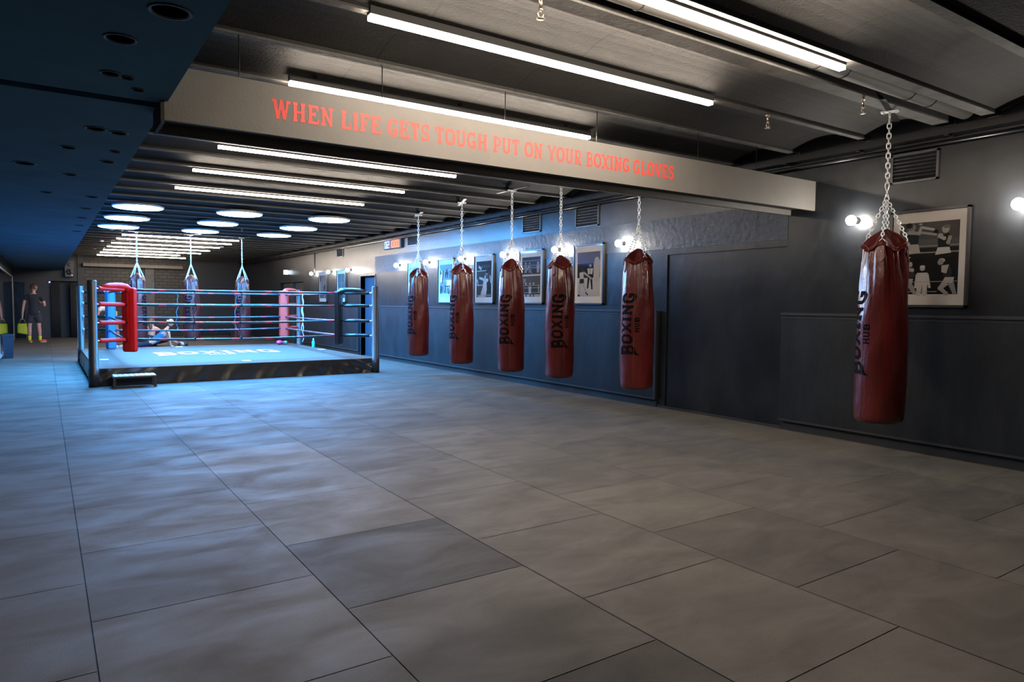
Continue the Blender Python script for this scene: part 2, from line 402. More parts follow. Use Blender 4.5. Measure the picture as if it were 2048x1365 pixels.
b = MB(); b.box(X_L-.2, X_L, Y_F, Y_B, 0, 3.6); struct(b.build('wall_left', MT['recess']))
b = MB(); b.use(MT['brick']); b.box(1.27, 4.9, Y_B, Y_B+.2, 0, 3.6)
b.use(MT['recess']); b.box(4.9, X_W+.3, Y_B, Y_B+.2, 0, 3.6); b.box(-1.1, .2, Y_B, Y_B+.2, 0, 3.6); b.box(.2, 1.1, Y_B+.5, Y_B+.6, 0, 2.16)
b.box(1.1, 1.27, Y_B-.06, Y_B+.2, 0, 3.6); b.box(.2, 1.1, Y_B, Y_B+.2, 2.16, 3.6); b.box(.1, .2, Y_B+.2, Y_B+.6, 0, 2.16); b.box(1.1, 1.2, Y_B+.2, Y_B+.6, 0, 2.16)
struct(b.build('wall_back'), 'dark painted brick wall at the far end')
b = MB(); b.box(1.27, 4.75, Y_B-.35, Y_B, 2.74, 2.86); struct(b.build('trim_1', MT['beam']), 'pale beam across the top of the far brick wall')
b = MB(); b.box(3.40, 3.72, Y_B-.12, Y_B, 0, 2.74); struct(b.build('trim_2', MT['greycol']), 'grey pilaster on the far brick wall')

# padded lower panels with rails
def dado(name, y0, y1, label, x=X_W-.065):
    b = MB()
    b.use(MT['panel']); b.box(x, X_W, y0, y1, .115, 1.325)
    b.use(MT['trim']); b.box(x-.018, X_W, y0-.004, y1, 1.325, 1.352); b.box(x-.008, x+.02, y0, y1, 1.29, 1.302)
    b.box(x-.018, x+.02, y0-.004, y1, .105, .125)
    b.box(x-.012, x+.02, y0-.004, y0+.03, .125, 1.325)
    b.use(MT['recess']); b.box(x+.03, X_W, y0+.01, y1, 0, .105)
    return struct(b.build(name), label)
dado('trim_3', 6.86, 16.88, 'padded lower wall panel behind the row of bags')
dado('trim_4', -3.2, 4.89, 'padded lower wall panel behind the nearest bag')
dado('trim_5', 17.95, 22.85, 'padded lower wall panel beyond the ring')
b = MB(); b.box(X_W-.02, X_W, 4.87, 4.9, 0, 1.33); b.box(X_W-.03, X_W, 4.87, 6.86, 0, .03); struct(b.build('baseboard_right', MT['trim']))
# doorway and doors
b = MB(); b.use(MT['bcurtain']); b.box(X_W+.12, X_W+.17, 16.98, 17.88, 0, 2.14); b.use(MT['trim']); b.box(X_W-.012, X_W+.13, 16.86, 16.9, 0, 2.17); b.box(X_W-.012, X_W+.13, 17.88, 17.92, 0, 2.17)
b.box(X_W-.012, X_W+.13, 16.86, 17.92, 2.14, 2.175)
d1 = struct(b.build('door_1'), 'dark blue doorway in the right wall beside the ring')
b = MB(); b.use(MT['recess']); b.box(X_W+.1, X_W+.16, 22.9, 25.6, 0, 2.11); b.use(MT['trim']); b.box(X_W-.01, X_W+.11, 24.2, 24.24, 0, 2.11)
d2 = struct(b.build('door_2'), 'wide dark double door at the far end of the right wall')
b = MB(); b.lathe([(.012, 0), (.012, .12)], (X_W+.07, 16.0+1.1, .98), 8); b.build('door_handle', MT['chrome'], d1)

# ------------------------------------------------------------------ lettering
def ell(cx, cy, rx, ry, a0, a1, n=14):
    return [(cx+rx*math.cos(math.radians(a0+(a1-a0)*i/n)), cy+ry*math.sin(math.radians(a0+(a1-a0)*i/n))) for i in range(n+1)]
def stroke(path, w, closed=False):
    P_ = [Vector((*p, 0)) for p in path]; N = len(P_); Ls = []; Rs = []
    for i in range(N):
        a = P_[(i-1) % N] if (closed or i) else None; c = P_[(i+1) % N] if (closed or i < N-1) else None; p = P_[i]
        d1_ = (p-a).normalized() if a is not None else None; d2_ = (c-p).normalized() if c is not None else None
        if d1_ is None: d1_ = d2_
        if d2_ is None: d2_ = d1_
        n1 = Vector((-d1_.y, d1_.x, 0)); n2 = Vector((-d2_.y, d2_.x, 0)); m = (n1+n2)
        m = m.normalized() if m.length > 1e-6 else n1
        k = w/2/max(.45, m.dot(n1)); Ls.append(p+m*k); Rs.append(p-m*k)
    return [(Rs[i], Rs[(i+1) % N], Ls[(i+1) % N], Ls[i]) for i in range(N if closed else N-1)]
T = .205; SV = .15
def ser(x, y, top, hw=.15):   # slab serif bar
    yy = 1-SV/2 if top else SV/2
    return ([(x-hw, yy), (x+hw, yy)], SV)
def glyph(c):
    """slab serif capitals, height 1: (width, [(path, thickness, closed)])"""
    st = []
    def s(p, w=T, cl=False): st.append((p, w, cl))
    def f(*a, **k):
        p, w = ser(*a, **k); st.append((p, w, False))
    if c == 'W':
        s([(.16, 1), (.36, 0)]); s([(.36, 0), (.56, .95)], .14); s([(.56, .95), (.76, 0)]); s([(.76, 0), (.96, 1)], .14); f(.14, 0, 1, hw=.14); f(.98, 0, 1, hw=.14); f(.56, 0, 1, hw=.1); return 1.14, st
    if c == 'H':
        s([(.2, 0), (.2, 1)]); s([(.66, 0), (.66, 1)]); s([(.2, .5), (.66, .5)], .13)
        for x in (.2, .66): f(x, 0, 0); f(x, 0, 1)
        return .88, st
    if c in 'EF':
        s([(.2, 0), (.2, 1)]); s([(.05, 1-SV/2), (.68, 1-SV/2)], SV); s([(.2, .52), (.5, .52)], SV); s([(.645, .72), (.645, 1)], .1); s([(.49, .40), (.49, .64)], .09)
        if c == 'E': s([(.05, SV/2), (.7, SV/2)], SV); s([(.665, 0), (.665, .3)], .1)
        else: f(.2, 0, 0, hw=.17)
        return (.76 if c == 'E' else .7), st
    if c == 'N':
        s([(.2, 0), (.2, 1)], .14); s([(.68, 0), (.68, 1)], .14); s([(.17, .97), (.70, .03)], .17); f(.18, 0, 0); f(.15, 0, 1, hw=.12); f(.68, 0, 1); return .9, st
    if c == 'L':
        s([(.2, 0), (.2, 1)]); f(.2, 0, 1, hw=.17); s([(.05, SV/2), (.68, SV/2)], SV); s([(.635, 0), (.635, .32)], .1); return .73, st
    if c == 'I':
        s([(.2, 0), (.2, 1)]); f(.2, 0, 0, hw=.16); f(.2, 0, 1, hw=.16); return .4, st
    if c == 'T':
        s([(.36, 0), (.36, 1)]); f(.36, 0, 0, hw=.16); s([(.04, 1-SV/2), (.68, 1-SV/2)], SV); s([(.08, .7), (.08, 1)], .09); s([(.64, .7), (.64, 1)], .09); return .72, st
    if c == 'O': s(ell(.4, .5, .31, .43, 0, 360, 28)[:-1], T, True); return .8, st
    if c == 'G':
        s(ell(.4, .5, .31, .43, 48, 330, 24)); s([(.66, .08), (.66, .44)], .15); s([(.42, .42), (.72, .42)], SV); s([(.63, .70), (.63, .97)], .09); return .8, st
    if c == 'S':
        s(ell(.34, .715, .23, .22, 30, 235, 14) + ell(.34, .285, .23, .22, 60, -150, 14), .16); s([(.57, .68), (.57, .97)], .09); s([(.1, .04), (.1, .33)], .09); return .68, st
    if c == 'U':
        s([(.19, 1), (.19, .36)] + ell(.42, .33, .23, .26, 180, 360, 14) + [(.65, .36), (.65, 1)], .165); f(.19, 0, 1); f(.65, 0, 1); return .84, st
    if c == 'P':
        s([(.2, 0), (.2, 1)]); f(.2, 0, 0, hw=.17); s([(.05, 1-SV/2), (.42, 1-SV/2)] + ell(.42, .68, .2, .255, 90, -90, 12) + [(.2, .425)], .13); return .72, st
    if c == 'R':
        s([(.2, 0), (.2, 1)]); f(.2, 0, 0, hw=.15); s([(.05, 1-SV/2), (.42, 1-SV/2)] + ell(.42, .70, .2, .235, 90, -90, 12) + [(.2, .465)], .13); s([(.4, .47), (.62, .05)], .16); f(.66, 0, 0, hw=.11); return .8, st
    if c == 'Y':
        s([(.12, 1), (.4, .45)], .16); s([(.68, 1), (.4, .45)], .16); s([(.4, 0), (.4, .5)]); f(.4, 0, 0); f(.12, 0, 1, hw=.13); f(.68, 0, 1, hw=.13); return .8, st
    if c == 'B':
        s([(.2, 0), (.2, 1)]); s([(.05, 1-SV/2), (.40, 1-SV/2)] + ell(.40, .73, .18, .205, 90, -90, 12) + [(.2, .525)], .13); s([(.2, .525), (.42, .525)] + ell(.42, .295, .21, .232, 90, -90, 12) + [(.05, .063)], .135); return .75, st
    if c == 'X':
        s([(.14, 1), (.66, 0)], .17); s([(.66, 1), (.14, 0)], .15)
        for x in (.13, .67): f(x, 0, 0, hw=.13); f(x, 0, 1, hw=.13)
        return .8, st
    if c == 'V':
        s([(.14, 1), (.41, 0)], .17); s([(.41, 0), (.68, 1)], .15); f(.13, 0, 1, hw=.14); f(.69, 0, 1, hw=.14); return .82, st
    return .34, st
def bglyph(c):
    """heavy angular block capitals of the bag and canvas print"""
    st = []
    def s(p, w=.24, cl=False): st.append((p, w, cl))
    if c == 'B':
        s([(.2, 0), (.2, 1)], .26); s([(.02, .9), (.58, .9), (.7, .78), (.7, .62), (.6, .52), (.2, .52)], .2); s([(.2, .5), (.62, .5), (.76, .38), (.76, .22), (.64, .1), (.02, .1)], .2); return .9, st
    if c == 'O': s([(.14, .26), (.3, .11), (.58, .11), (.74, .26), (.74, .74), (.58, .89), (.3, .89), (.14, .74)], .23, True); return .9, st
    if c == 'X':
        s([(.14, .98), (.72, .02)], .24); s([(.72, .98), (.14, .02)], .24)
        for x in (.12, .74):
            for y in (.06, .94): s([(x-.14, y), (x+.14, y)], .12)
        return .88, st
    if c == 'I': s([(.24, 0), (.24, 1)], .26); s([(.04, .07), (.44, .07)], .14); s([(.04, .93), (.44, .93)], .14); return .5, st
    if c == 'N':
        s([(.2, 0), (.2, 1)], .22); s([(.76, 0), (.76, 1)], .22); s([(.16, .93), (.8, .07)], .26); s([(.02, .07), (.38, .07)], .14); s([(.02, .93), (.3, .93)], .14); s([(.58, .93), (.94, .93)], .14); return .98, st
    if c == 'G': s([(.76, .66), (.76, .74), (.6, .89), (.3, .89), (.14, .74), (.14, .26), (.3, .11), (.6, .11), (.76, .24), (.76, .42), (.48, .42)], .23); return .92, st
    if c == 'H': s([(.14, 0), (.14, 1)], .18); s([(.62, 0), (.62, 1)], .18); s([(.14, .5), (.62, .5)], .17); return .8, st
    if c == 'U': s([(.14, 1), (.14, .24), (.28, .09), (.5, .09), (.64, .24), (.64, 1)], .18); return .82, st
    return .3, st
def layout(text, gl, gap=.1, space=.38):
    quads = []; x = 0
    for ch in text:
        if ch == ' ': x += space; continue
        w, st = gl(ch)
        for k, (p, th, cl) in enumerate(st):
            for q in stroke(p, th, cl):
                quads.append((k, [(v.x+x, min(1.0, max(0.0, v.y)) if True else v.y) for v in q]))
        x += w+gap
    return quads, x-gap
def letters(mb, text, gl, f, nu=1, nv=1, **kw):
    """f(u, v, k) -> point, u and v in 0..1 over the whole word"""
    quads, tw = layout(text, gl, **kw)
    for k, q in quads:
        vs = []; fs = []
        for j in range(nv+1):
            for i in range(nu+1):
                s, t = i/nu, j/nv
                px = (1-s)*(1-t)*q[0][0]+s*(1-t)*q[1][0]+s*t*q[2][0]+(1-s)*t*q[3][0]
                py = (1-s)*(1-t)*q[0][1]+s*(1-t)*q[1][1]+s*t*q[2][1]+(1-s)*t*q[3][1]
                vs.append(f(px/tw, py, k))
        for j in range(nv):
            for i in range(nu):
                a = j*(nu+1)+i; fs.append((a, a+1, a+nu+2, a+nu+1))
        mb.add(vs, fs, True)

# ------------------------------------------------------------------ hanging beam with the motto
bx = thing('hanging_beam', 'long hanging beam with red motto reading WHEN LIFE GETS TOUGH PUT ON YOUR BOXING GLOVES', 'beam', (.61, 4.55, 2.49))
b = MB(); b.box(0, 6.52, 0, .03, 0, .322); b.build('front_board', MT['board'], bx)
b = MB(); b.box(0, 6.52, .30, .33, -.02, .28); b.build('back_board', MT['board'], bx)
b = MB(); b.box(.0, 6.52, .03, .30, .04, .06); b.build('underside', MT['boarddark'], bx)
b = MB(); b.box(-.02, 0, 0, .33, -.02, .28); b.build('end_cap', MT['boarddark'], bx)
b = MB()
letters(b, 'WHEN LIFE GETS TOUGH PUT ON YOUR BOXING GLOVES', glyph, lambda u, v, k: (.615+u*3.65, -.0015-.0002*k, .105+v*.122), gap=.06, space=.36)
b.build('lettering', MT['red'], bx)
for x in (1.08, 2.07, 3.14, 4.12, 5.45, 6.37):
    b = MB(); b.tube([(x-.61, .22, .06), (x-.61, .22, Z_RIB-2.49+.01)], .004, 6); b.build('hanging_rod', MT['blacksat'], bx)

# ------------------------------------------------------------------ LED tubes
def tube(x0, x1, y, z, label, group=None, hw=.0245):
    t = thing('tube_light', label, 'light', (x0, y, z), 0, group)
    b = MB(); b.box(0, x1-x0, -.025, .025, .002, .05); b.box(0, x1-x0, -.029, -.025, .002, .05); b.box(0, x1-x0, .025, .029, .002, .05); b.build('housing', MT['housing'], t)
    b = MB(); b.box(.004, x1-x0-.004, -hw, hw, -.026, .0015); b.build('diffuser', MT['tube'], t)
    for x in (.2, (x1-x0)/2, x1-x0-.3): b = MB(); b.box(x-.015, x+.015, -.012, .012, .05, max(.052, zc(y)-z)); b.build('mounting_clip', MT['blacksat'], t)
    return t
tl = [(1.63, 4.73, 2.84, 3.128, 'white LED tube at the top right, ending beside the grey duct'), (1.63, 4.66, 3.95, 3.128, 'longest looking white LED tube, in front of the motto beam'),
      (1.61, 4.64, 5.49, 3.135, 'white LED tube seen just above the top edge of the motto beam'), (1.61, 4.57, 8.13, 3.125, 'first white LED tube seen under the motto beam'),
      (1.62, 4.58, 9.74, 3.125, 'second white LED tube beyond the motto beam'), (1.65, 4.60, 11.4, 3.125, 'third white LED tube beyond the beam, just before the round lights')]
for a in tl: tube(*a)
for i, (y, x1) in enumerate([(19.85, 4.43), (21.45, 4.58), (23.1, 4.58), (24.75, 4.6), (26.35, 4.6), (27.9, 4.17), (29.6, 4.62)]):
    tube(1.65, x1, y, 3.09 if i == 0 else 3.11, ['white LED tube beyond the ring, nearest of the far row of seven', 'second nearest LED tube of the far row of seven', 'third LED tube from the front in the far row of seven', 'middle LED tube of the far row of seven',
         'third LED tube from the back in the far row of seven', 'short LED tube, second from the back of the far row', 'LED tube of the far row closest to the far brick wall'][i], 'far row of LED tubes beyond the ring', .016)

# round ceiling lights over the ring
k = 0
names = ['nearest', 'middle', 'farthest']; rows = ['left', 'centre', 'right']
for ri, xs in enumerate((1.45, 3.16, 4.87)):
    for ni, y in enumerate((14.2-.15*ri, 16.2-.12*ri, 18.2-.1*ri)):
        t = thing('round_ceiling_light', f'{names[ni]} round blue-white ceiling light in the {rows[ri]} row above the ring', 'light', (xs, y, Z_RIB-.045), 0, 'round lights above the ring')
        b = MB(); b.lathe([(.36, .052), (.36, .03), (.42, .03), (.42, .012), (.405, 0)], n=40); b.build('housing', MT['offwhite'], t)
        b = MB(); b.lathe([(.0001, -.012), (.30, -.011), (.385, -.007), (.405, .002)], n=40, caps=False); b.build('diffuser', MT['disc'], t)

# bare bulbs on the right wall
by = [2.56, 4.06, 7.60, 9.14, 10.70, 12.25, 13.82, 15.36, 18.58, 20.15, 21.72]
bl = ['bare wall bulb at the right edge of the photo', 'bare wall bulb between the motto beam and the nearest bag', 'bare wall bulb left of the chains of the bag beside the blank panel', 'bare wall bulb behind the chains of the fourth bag',
      'bare wall bulb behind the third bag chains', 'bare wall bulb behind the second bag chains', 'bare wall bulb between the first and second bags', 'bare wall bulb left of the first bag, under the timer',
      'bare wall bulb just beyond the doorway', 'bare wall bulb between the two far pictures', 'farthest bare wall bulb']
sc0 = None
for y, lb in zip(by, bl):
    if sc0 is None:
        sc0 = thing('wall_bulb', lb, 'light', (X_W, y, 2.335), 0, 'bare bulbs along the right wall')
        b = MB(); b.lathe([(.035, 0), (.035, -.012), (.022, -.02), (.02, -.055), (.0205, -.06)], n=16, axis='x'); b.build('lamp_holder', MT['blacksat'], sc0)
        b = MB(); b.ball((-.118, 0, -.005), .052); b.build('bulb', MT['bulb'], sc0)
    else: dup(sc0, (X_W, y, 2.335), 0, lb)

# ------------------------------------------------------------------ punching bags
def bagR(th, z):
    P_ = [(0, .172), (.015, .188), (.04, .199), (.12, .204), (.5, .207), (.9, .204), (1.1, .197), (1.25, .188), (1.4, .176), (1.52, .163), (1.6, .153), (1.62, .150)]
    for i in range(len(P_)-1):
        if z <= P_[i+1][0]:
            t = (z-P_[i][0])/(P_[i+1][0]-P_[i][0]); r = P_[i][1]*(1-t)+P_[i+1][1]*t; break
    else: r = .150
    a = max(0, min(1, (z-.95)/.6))
    r += a*(.013*math.cos(4*th) + .0075*math.cos(9*th+z*3) + .005*math.cos(17*th+1.3+z*5) + .003*math.cos(31*th+z*2))
    r += .0035*math.sin(2*th+z*4) + .003*math.sin(3*th+z*7) + .0022*math.sin(5*th-z*11+1) + .0012*math.sin(z*40+2*th)*max(0, 1-z/.5)
    return r
BZ = .40
def make_bag(label):
    t = thing('punching_bag', label, 'punching bag', (0, 0, 0), 0, 'oxblood leather punching bags')
    n = 96; zs = [0, .006, .015, .028, .045] + [.07+.0285*i for i in range(55)]; zs = [z for z in zs if z < 1.565]+[1.57]
    vs = []; fs = []
    for z in zs:
        for k in range(n):
            th = 2*PI*k/n; r = bagR(th, z); zz = z + (.028*math.cos(4*th)*max(0, (z-1.3)/.31)**1.5 if z > 1.3 else 0)
            vs.append((r*math.cos(th), r*math.sin(th), BZ+zz))
    m = len(zs)
    for i in range(m-1):
        for k in range(n): fs.append((i*n+k, i*n+(k+1) % n, (i+1)*n+(k+1) % n, (i+1)*n+k))
    fs.append(tuple(range(n))[::-1])
    b = MB(); b.add(vs, fs, True); b.build('leather_body', MT['leather'], t)
    # gathered top cover: four soft ridges meeting at the middle
    vs = []; fs = []
    for i in range(13):
        s = i/12
        for k in range(64):
            th = 2*PI*k/64; c4 = math.cos(4*th); r = (bagR(th, 1.57)+.0015)*(1-s)*(1+.12*c4*math.sin(PI*s)) + .02
            z = 1.54+.03*c4*(1-s)**2 + .178*s**.85 + .014*c4*math.sin(PI*s)
            vs.append((r*math.cos(th), r*math.sin(th), BZ+z))
    for i in range(12):
        for k in range(64): fs.append((i*64+k, i*64+(k+1) % 64, (i+1)*64+(k+1) % 64, (i+1)*64+k))
    fs.append(tuple(12*64+k for k in range(64)))
    b = MB(); b.add(vs, fs, True); b.build('top_cover', MT['leather'], t)
    # rim piping
    b = MB(); b.tube([((bagR(2*PI*k/64, 1.6)+.003)*math.cos(2*PI*k/64), (bagR(2*PI*k/64, 1.6)+.003)*math.sin(2*PI*k/64), BZ+1.57+.028*math.cos(4*(2*PI*k/64))) for k in range(64)], .005, 6, closed=True)
    b.build('rim_piping', MT['tab'], t)
    b = MB(); b.tube([(bagR(PI*.29, z)*math.cos(PI*.29), bagR(PI*.29, z)*math.sin(PI*.29), BZ+z) for z in [.05+.05*i for i in range(31)]], .003, 5); b.build('side_seam', MT['tab'], t)
    for q in range(4):
        th = q*PI/2
        b = MB(); pts = []; 
        shape = [(-.028, 0), (-.034, -.03), (-.032, -.06), (-.02, -.09), (0, -.115), (.02, -.09), (.032, -.06), (.034, -.03), (.028, 0), (.02, .035), (-.02, .035)]
        inner = []; outer = []
        for (a, z) in shape:
            zz = 1.515+z; r = bagR(th, min(1.6, zz)); ta = th + a/r
            rr = bagR(ta, min(1.6, zz))
            inner.append((rr*math.cos(ta), rr*math.sin(ta), BZ+zz+.02)); outer.append(((rr+.008)*math.cos(ta), (rr+.008)*math.sin(ta), BZ+zz+.02))
        N = len(shape)
        b.add(inner+outer, [tuple(range(N, 2*N))] + [(i, (i+1) % N, N+(i+1) % N, N+i) for i in range(N)], False)
        tb = b.build('chain_tab', MT['tab'], t)
        b = MB(); rr = bagR(th, 1.6); rad = Vector((math.cos(th), math.sin(th), 0)); sd = Vector((-math.sin(th), math.cos(th), 0)); c0 = rad*(rr+.004)+Vector((0, 0, BZ+1.578))
        pts = [c0+sd*.022]+[c0+sd*(.022*math.cos(a))+Vector((0, 0, .012+.03*math.sin(a)))-rad*.006 for a in [PI*j/8 for j in range(9)]]+[c0-sd*.022]
        b.tube(pts, .0035, 6, closed=True)
        b.build('d_ring', MT['chrome'], tb)
        for dz in (-.05, -.1): b = MB(); b.ball((rad.x*(bagR(th, 1.5)+.009), rad.y*(bagR(th, 1.5)+.009), BZ+1.56+dz), .005, 8, 5); b.build('rivet', MT['chrome'], tb)
        b = MB(); top = Vector((0, 0, 2.372)); bot = rad*(rr-.004)+Vector((0, 0, BZ+1.622))
        b.chain(bot, top+rad*.008, .04, .024, .0036); b.build('sling_chain', MT['chrome'], t)
    b = MB(); b.tube([(.018*math.cos(a), 0, 2.385+.018*math.sin(a)) for a in [2*PI*j/14 for j in range(14)]], .004, 6, closed=True)
    b.lathe([(.009, 2.398), (.013, 2.403), (.013, 2.422), (.008, 2.43)], n=12)
    b.tube([(0, .018*math.cos(a), 2.444+.018*math.sin(a)) for a in [2*PI*j/14 for j in range(14)]], .004, 6, closed=True); b.build('swivel', MT['chrome'], t)
    b = MB(); pts = [(.012*math.cos(a)*(1 if math.sin(a) < 0 else 1.35), 0, 2.495+.04*math.sin(a)) for a in [2*PI*j/16 for j in range(16)]]; b.tube(pts, .004, 6, closed=True); b.build('snap_hook', MT['chrome'], t)
    b = MB(); b.chain((0, 0, 2.525), (0, 0, 3.085), .055, .031, .0048); b.build('hanging_chain', MT['chrome'], t)
    b = MB(); b.box(-.07, .07, -.025, .025, 3.138, 3.15); b.tube([(0, -.02, 3.14), (0, -.024, 3.105), (0, 0, 3.08), (0, .024, 3.105), (0, .02, 3.14)], .006, 6)
    b.box(-.02, .02, -.52, .52, 3.15, 3.162) if False else None
    for x in (-.05, .05): b.lathe([(.012, 3.13), (.012, 3.138)], (x, 0, 0), 8)
    b.build('ceiling_bracket', MT['chrome'], t); b = MB(); b.box(-.025, .025, -.42, .42, 3.148, 3.156); bar_ = b.build('ceiling_bar', MT['blacksat'], t)
    # print: the word runs up the bag; its top edge lies to the left
    def cap(u): return .150 + .085*(abs(2*u-1))**2.2
    def fm(u, v, k):
        z = .42+u*.755; a = -(1-v)*0
        d = (1-v)*cap(u)/.205
        if u < .04: d *= 1 + .12*(.04-u)/.04
        th = d; r = bagR(th, z)+.0016+.0003*k
        return (r*math.cos(th), r*math.sin(th), BZ+z)
    b = MB(); letters(b, 'BOXING', bglyph, fm, 6, 3, gap=.07); b.build('word_print', MT['ink'], t)
    def fh(u, v, k):
        z = .70+u*.18; th = (.252-v*.062)/.205; r = bagR(th, z)+.0016+.0003*k; return (r*math.cos(th), r*math.sin(th), BZ+z)
    b = MB(); letters(b, 'HUB', bglyph, fh, 4, 2, gap=.1); b.build('small_word_print', MT['ink'], t)
    return t
def bag_rz(x, y, left_deg):
    """turn so that the print's top edge sits left_deg from the direction to the camera (positive to the right)"""
    az = math.atan2(-y, -x)
    return az + math.radians(left_deg)
bags = [(6.20, 3.27, -98, 'nearest punching bag, hanging alone at the right before the framed boxers'), (6.05, 6.20, -62, 'fifth bag of the wall row, hanging right of the picture with the pale bag'),
        (6.03, 7.72, -33, 'fourth bag of the wall row, print facing the viewer'), (5.91, 8.77, -56, 'third bag of the wall row, print slightly to the left'),
        (5.94, 10.34, -82, 'second bag of the wall row'), (6.09, 12.3, -80, 'first and farthest bag of the wall row, nearest the ring'),
        (1.95, 19.65, 28, 'left bag of the three hanging behind the ring, lit violet'), (3.19, 19.65, -52, 'middle bag of the three hanging behind the ring'), (4.46, 19.65, -58, 'right bag of the three hanging behind the ring')]
b0 = None
for x, y, d, lb in bags:
    if b0 is None: b0 = make_bag(lb); b0.location = (x, y, 0); b0.rotation_euler = (0, 0, bag_rz(x, y, d))
    else: dup(b0, (x, y, 0), bag_rz(x, y, d), lb)

# ------------------------------------------------------------------ framed pictures (viewer looks along +x: u runs towards -y)
class Pic:
    def __init__(s, w, h): s.b = MB(); s.b.tone = []; s.w = w; s.h = h; s.k = 0
    def pt(s, u, v, x): return (x, (.5-u)*s.w, (v-.5)*s.h)
    def poly(s, pts, g, tint=(1, .97, .93)):
        s.k += 1; x = -.0002*s.k
        s.b.add([s.pt(u, v, x) for u, v in pts], [tuple(range(len(pts)))], False, tuple(g*t for t in tint)); return s
    def rect(s, u0, v0, u1, v1, g): return s.poly([(u0, v0), (u1, v0), (u1, v1), (u0, v1)], g)
    def oval(s, u, v, ru, rv, g): return s.poly([(u+ru*math.cos(a), v+rv*math.sin(a)) for a in [2*PI*i/16 for i in range(16)]], g)
    def limb(s, p, q, w0, w1, g):
        asp = s.h/s.w; dx, dy = (q[0]-p[0]), (q[1]-p[1])*asp; L_ = math.hypot(dx, dy) or 1; nx, ny = -dy/L_, dx/L_/asp
        s.poly([(p[0]+nx*w0, p[1]+ny*w0), (p[0]-nx*w0, p[1]-ny*w0), (q[0]-nx*w1, q[1]-ny*w1), (q[0]+nx*w1, q[1]+ny*w1)], g)
        s.oval(q[0], q[1], w1*1.15, w1*1.15/asp, g); return s
def pic_near(p):
    p.rect(0, 0, 1, 1, .012); p.rect(0, .53, 1, 1, .13); p.rect(0, .76, 1, 1, .10)
    for v in (.665, .575): p.rect(0, v, 1, v+.008, .5)
    p.rect(0, .59, 1, .645, .02); p.rect(0, .5, 1, .565, .015)
    # left man, dark vest, punching to the right
    p.limb((.2, .86), (.22, .94), .05, .05, .35); p.oval(.19, .945, .065, .052, .25); p.oval(.165, .965, .06, .04, .03)
    p.poly([(.1, .86), (.28, .88), (.34, .84), (.33, .7), (.14, .7)], .025); p.poly([(.13, .7), (.33, .7), (.37, .58), (.12, .56)], .55)
    p.limb((.13, .87), (.34, .85), .03, .03, .4); p.limb((.34, .85), (.37, .93), .03, .022, .45); p.oval(.36, .975, .03, .012, .5)
    p.limb((.38, .93), (.58, .89), .025, .02, .55); p.oval(.62, .855, .04, .035, .01); p.limb((.37, .86), (.62, .82), .022, .02, .4)
    # right man
    p.poly([(.66, .8), (.84, .83), (.88, .72), (.84, .64), (.66, .64)], .02); p.poly([(.66, .64), (.85, .64), (.88, .56), (.62, .54)], .65); p.oval(.78, .885, .062, .055, .45); p.oval(.8, .92, .06, .025, .18)
    p.limb((.66, .8), (.76, .76), .03, .03, .5); p.limb((.86, .79), (.83, .7), .03, .03, .4); p.oval(.7, .8, .045, .03, .45)
    # referee
    p.oval(.42, .36, .045, .035, .5); p.oval(.42, .385, .045, .018, .65); p.poly([(.33, .3), (.51, .3), (.52, .15), (.34, .15)], .72); p.limb((.34, .28), (.31, .1), .028, .02, .68); p.limb((.5, .28), (.55, .1), .028, .02, .68)
    p.limb((.38, .15), (.37, 0.01), .045, .04, .7); p.limb((.47, .15), (.47, 0.01), .045, .04, .7)
    # lower boxers
    p.oval(.2, .42, .05, .04, .5); p.poly([(.1, .37), (.26, .39), (.3, .24), (.12, .22)], .05); p.poly([(.1, .22), (.27, .22), (.25, .13), (.08, .14)], .5); p.limb((.2, .15), (.3, 0.02), .05, .03, .4); p.limb((.12, .36), (.25, .34), .03, .03, .5)
    p.oval(.74, .46, .055, .03, .45); p.oval(.72, .435, .05, .038, .3); p.poly([(.72, .4), (.86, .41), (.92, .3), (.9, .22), (.78, .24)], .03); p.poly([(.74, .39), (.86, .4), (.82, .28), (.74, .3)], .5)
    p.poly([(.8, .23), (.95, .23), (.93, .14), (.76, .16)], .6); p.limb((.82, .16), (.73, .08), .06, .035, .5); p.limb((.73, .08), (.83, .01), .035, .03, .5); p.limb((.9, .15), (.96, .02), .05, .03, .35)
    p.rect(0, .17, 1, .178, .45); p.rect(.0, .03, .68, .04, .5)
def pic_hall(p):
    p.rect(0, 0, 1, 1, .62); p.rect(0, .72, 1, 1, .16); p.rect(0, .42, 1, .74, .03)
    p.poly([(.72, .42), (.98, .42), (1, .78), (.9, .88), (.78, .86), (.72, .7)], .55); p.oval(.85, .40, .13, .08, .55)
    p.oval(.58, .69, .055, .035, .45); p.poly([(.45, .63), (.7, .63), (.67, .5), (.48, .5)], .68); p.poly([(.48, .5), (.67, .5), (.67, .42), (.48, .42)], .02); p.limb((.52, .45), (.47, .2), .05, .03, .02); p.limb((.62, .45), (.66, .18), .05, .03, .02); p.limb((.57, .63), (.57, .5), .012, .012, .1)
    p.oval(.24, .58, .07, .045, .05); p.poly([(.1, .54), (.28, .56), (.3, .4), (.12, .4)], .6); p.poly([(.12, .4), (.3, .4), (.32, .29), (.1, .3)], .03); p.limb((.3, .54), (.64, .4), .035, .02, .5)
    p.limb((.14, .3), (.1, .06), .045, .025, .5); p.limb((.26, .3), (.42, .08), .05, .025, .5); p.limb((.38, .09), (.48, .04), .02, .02, .03); p.rect(.04, 0.0, .13, .04, .03)
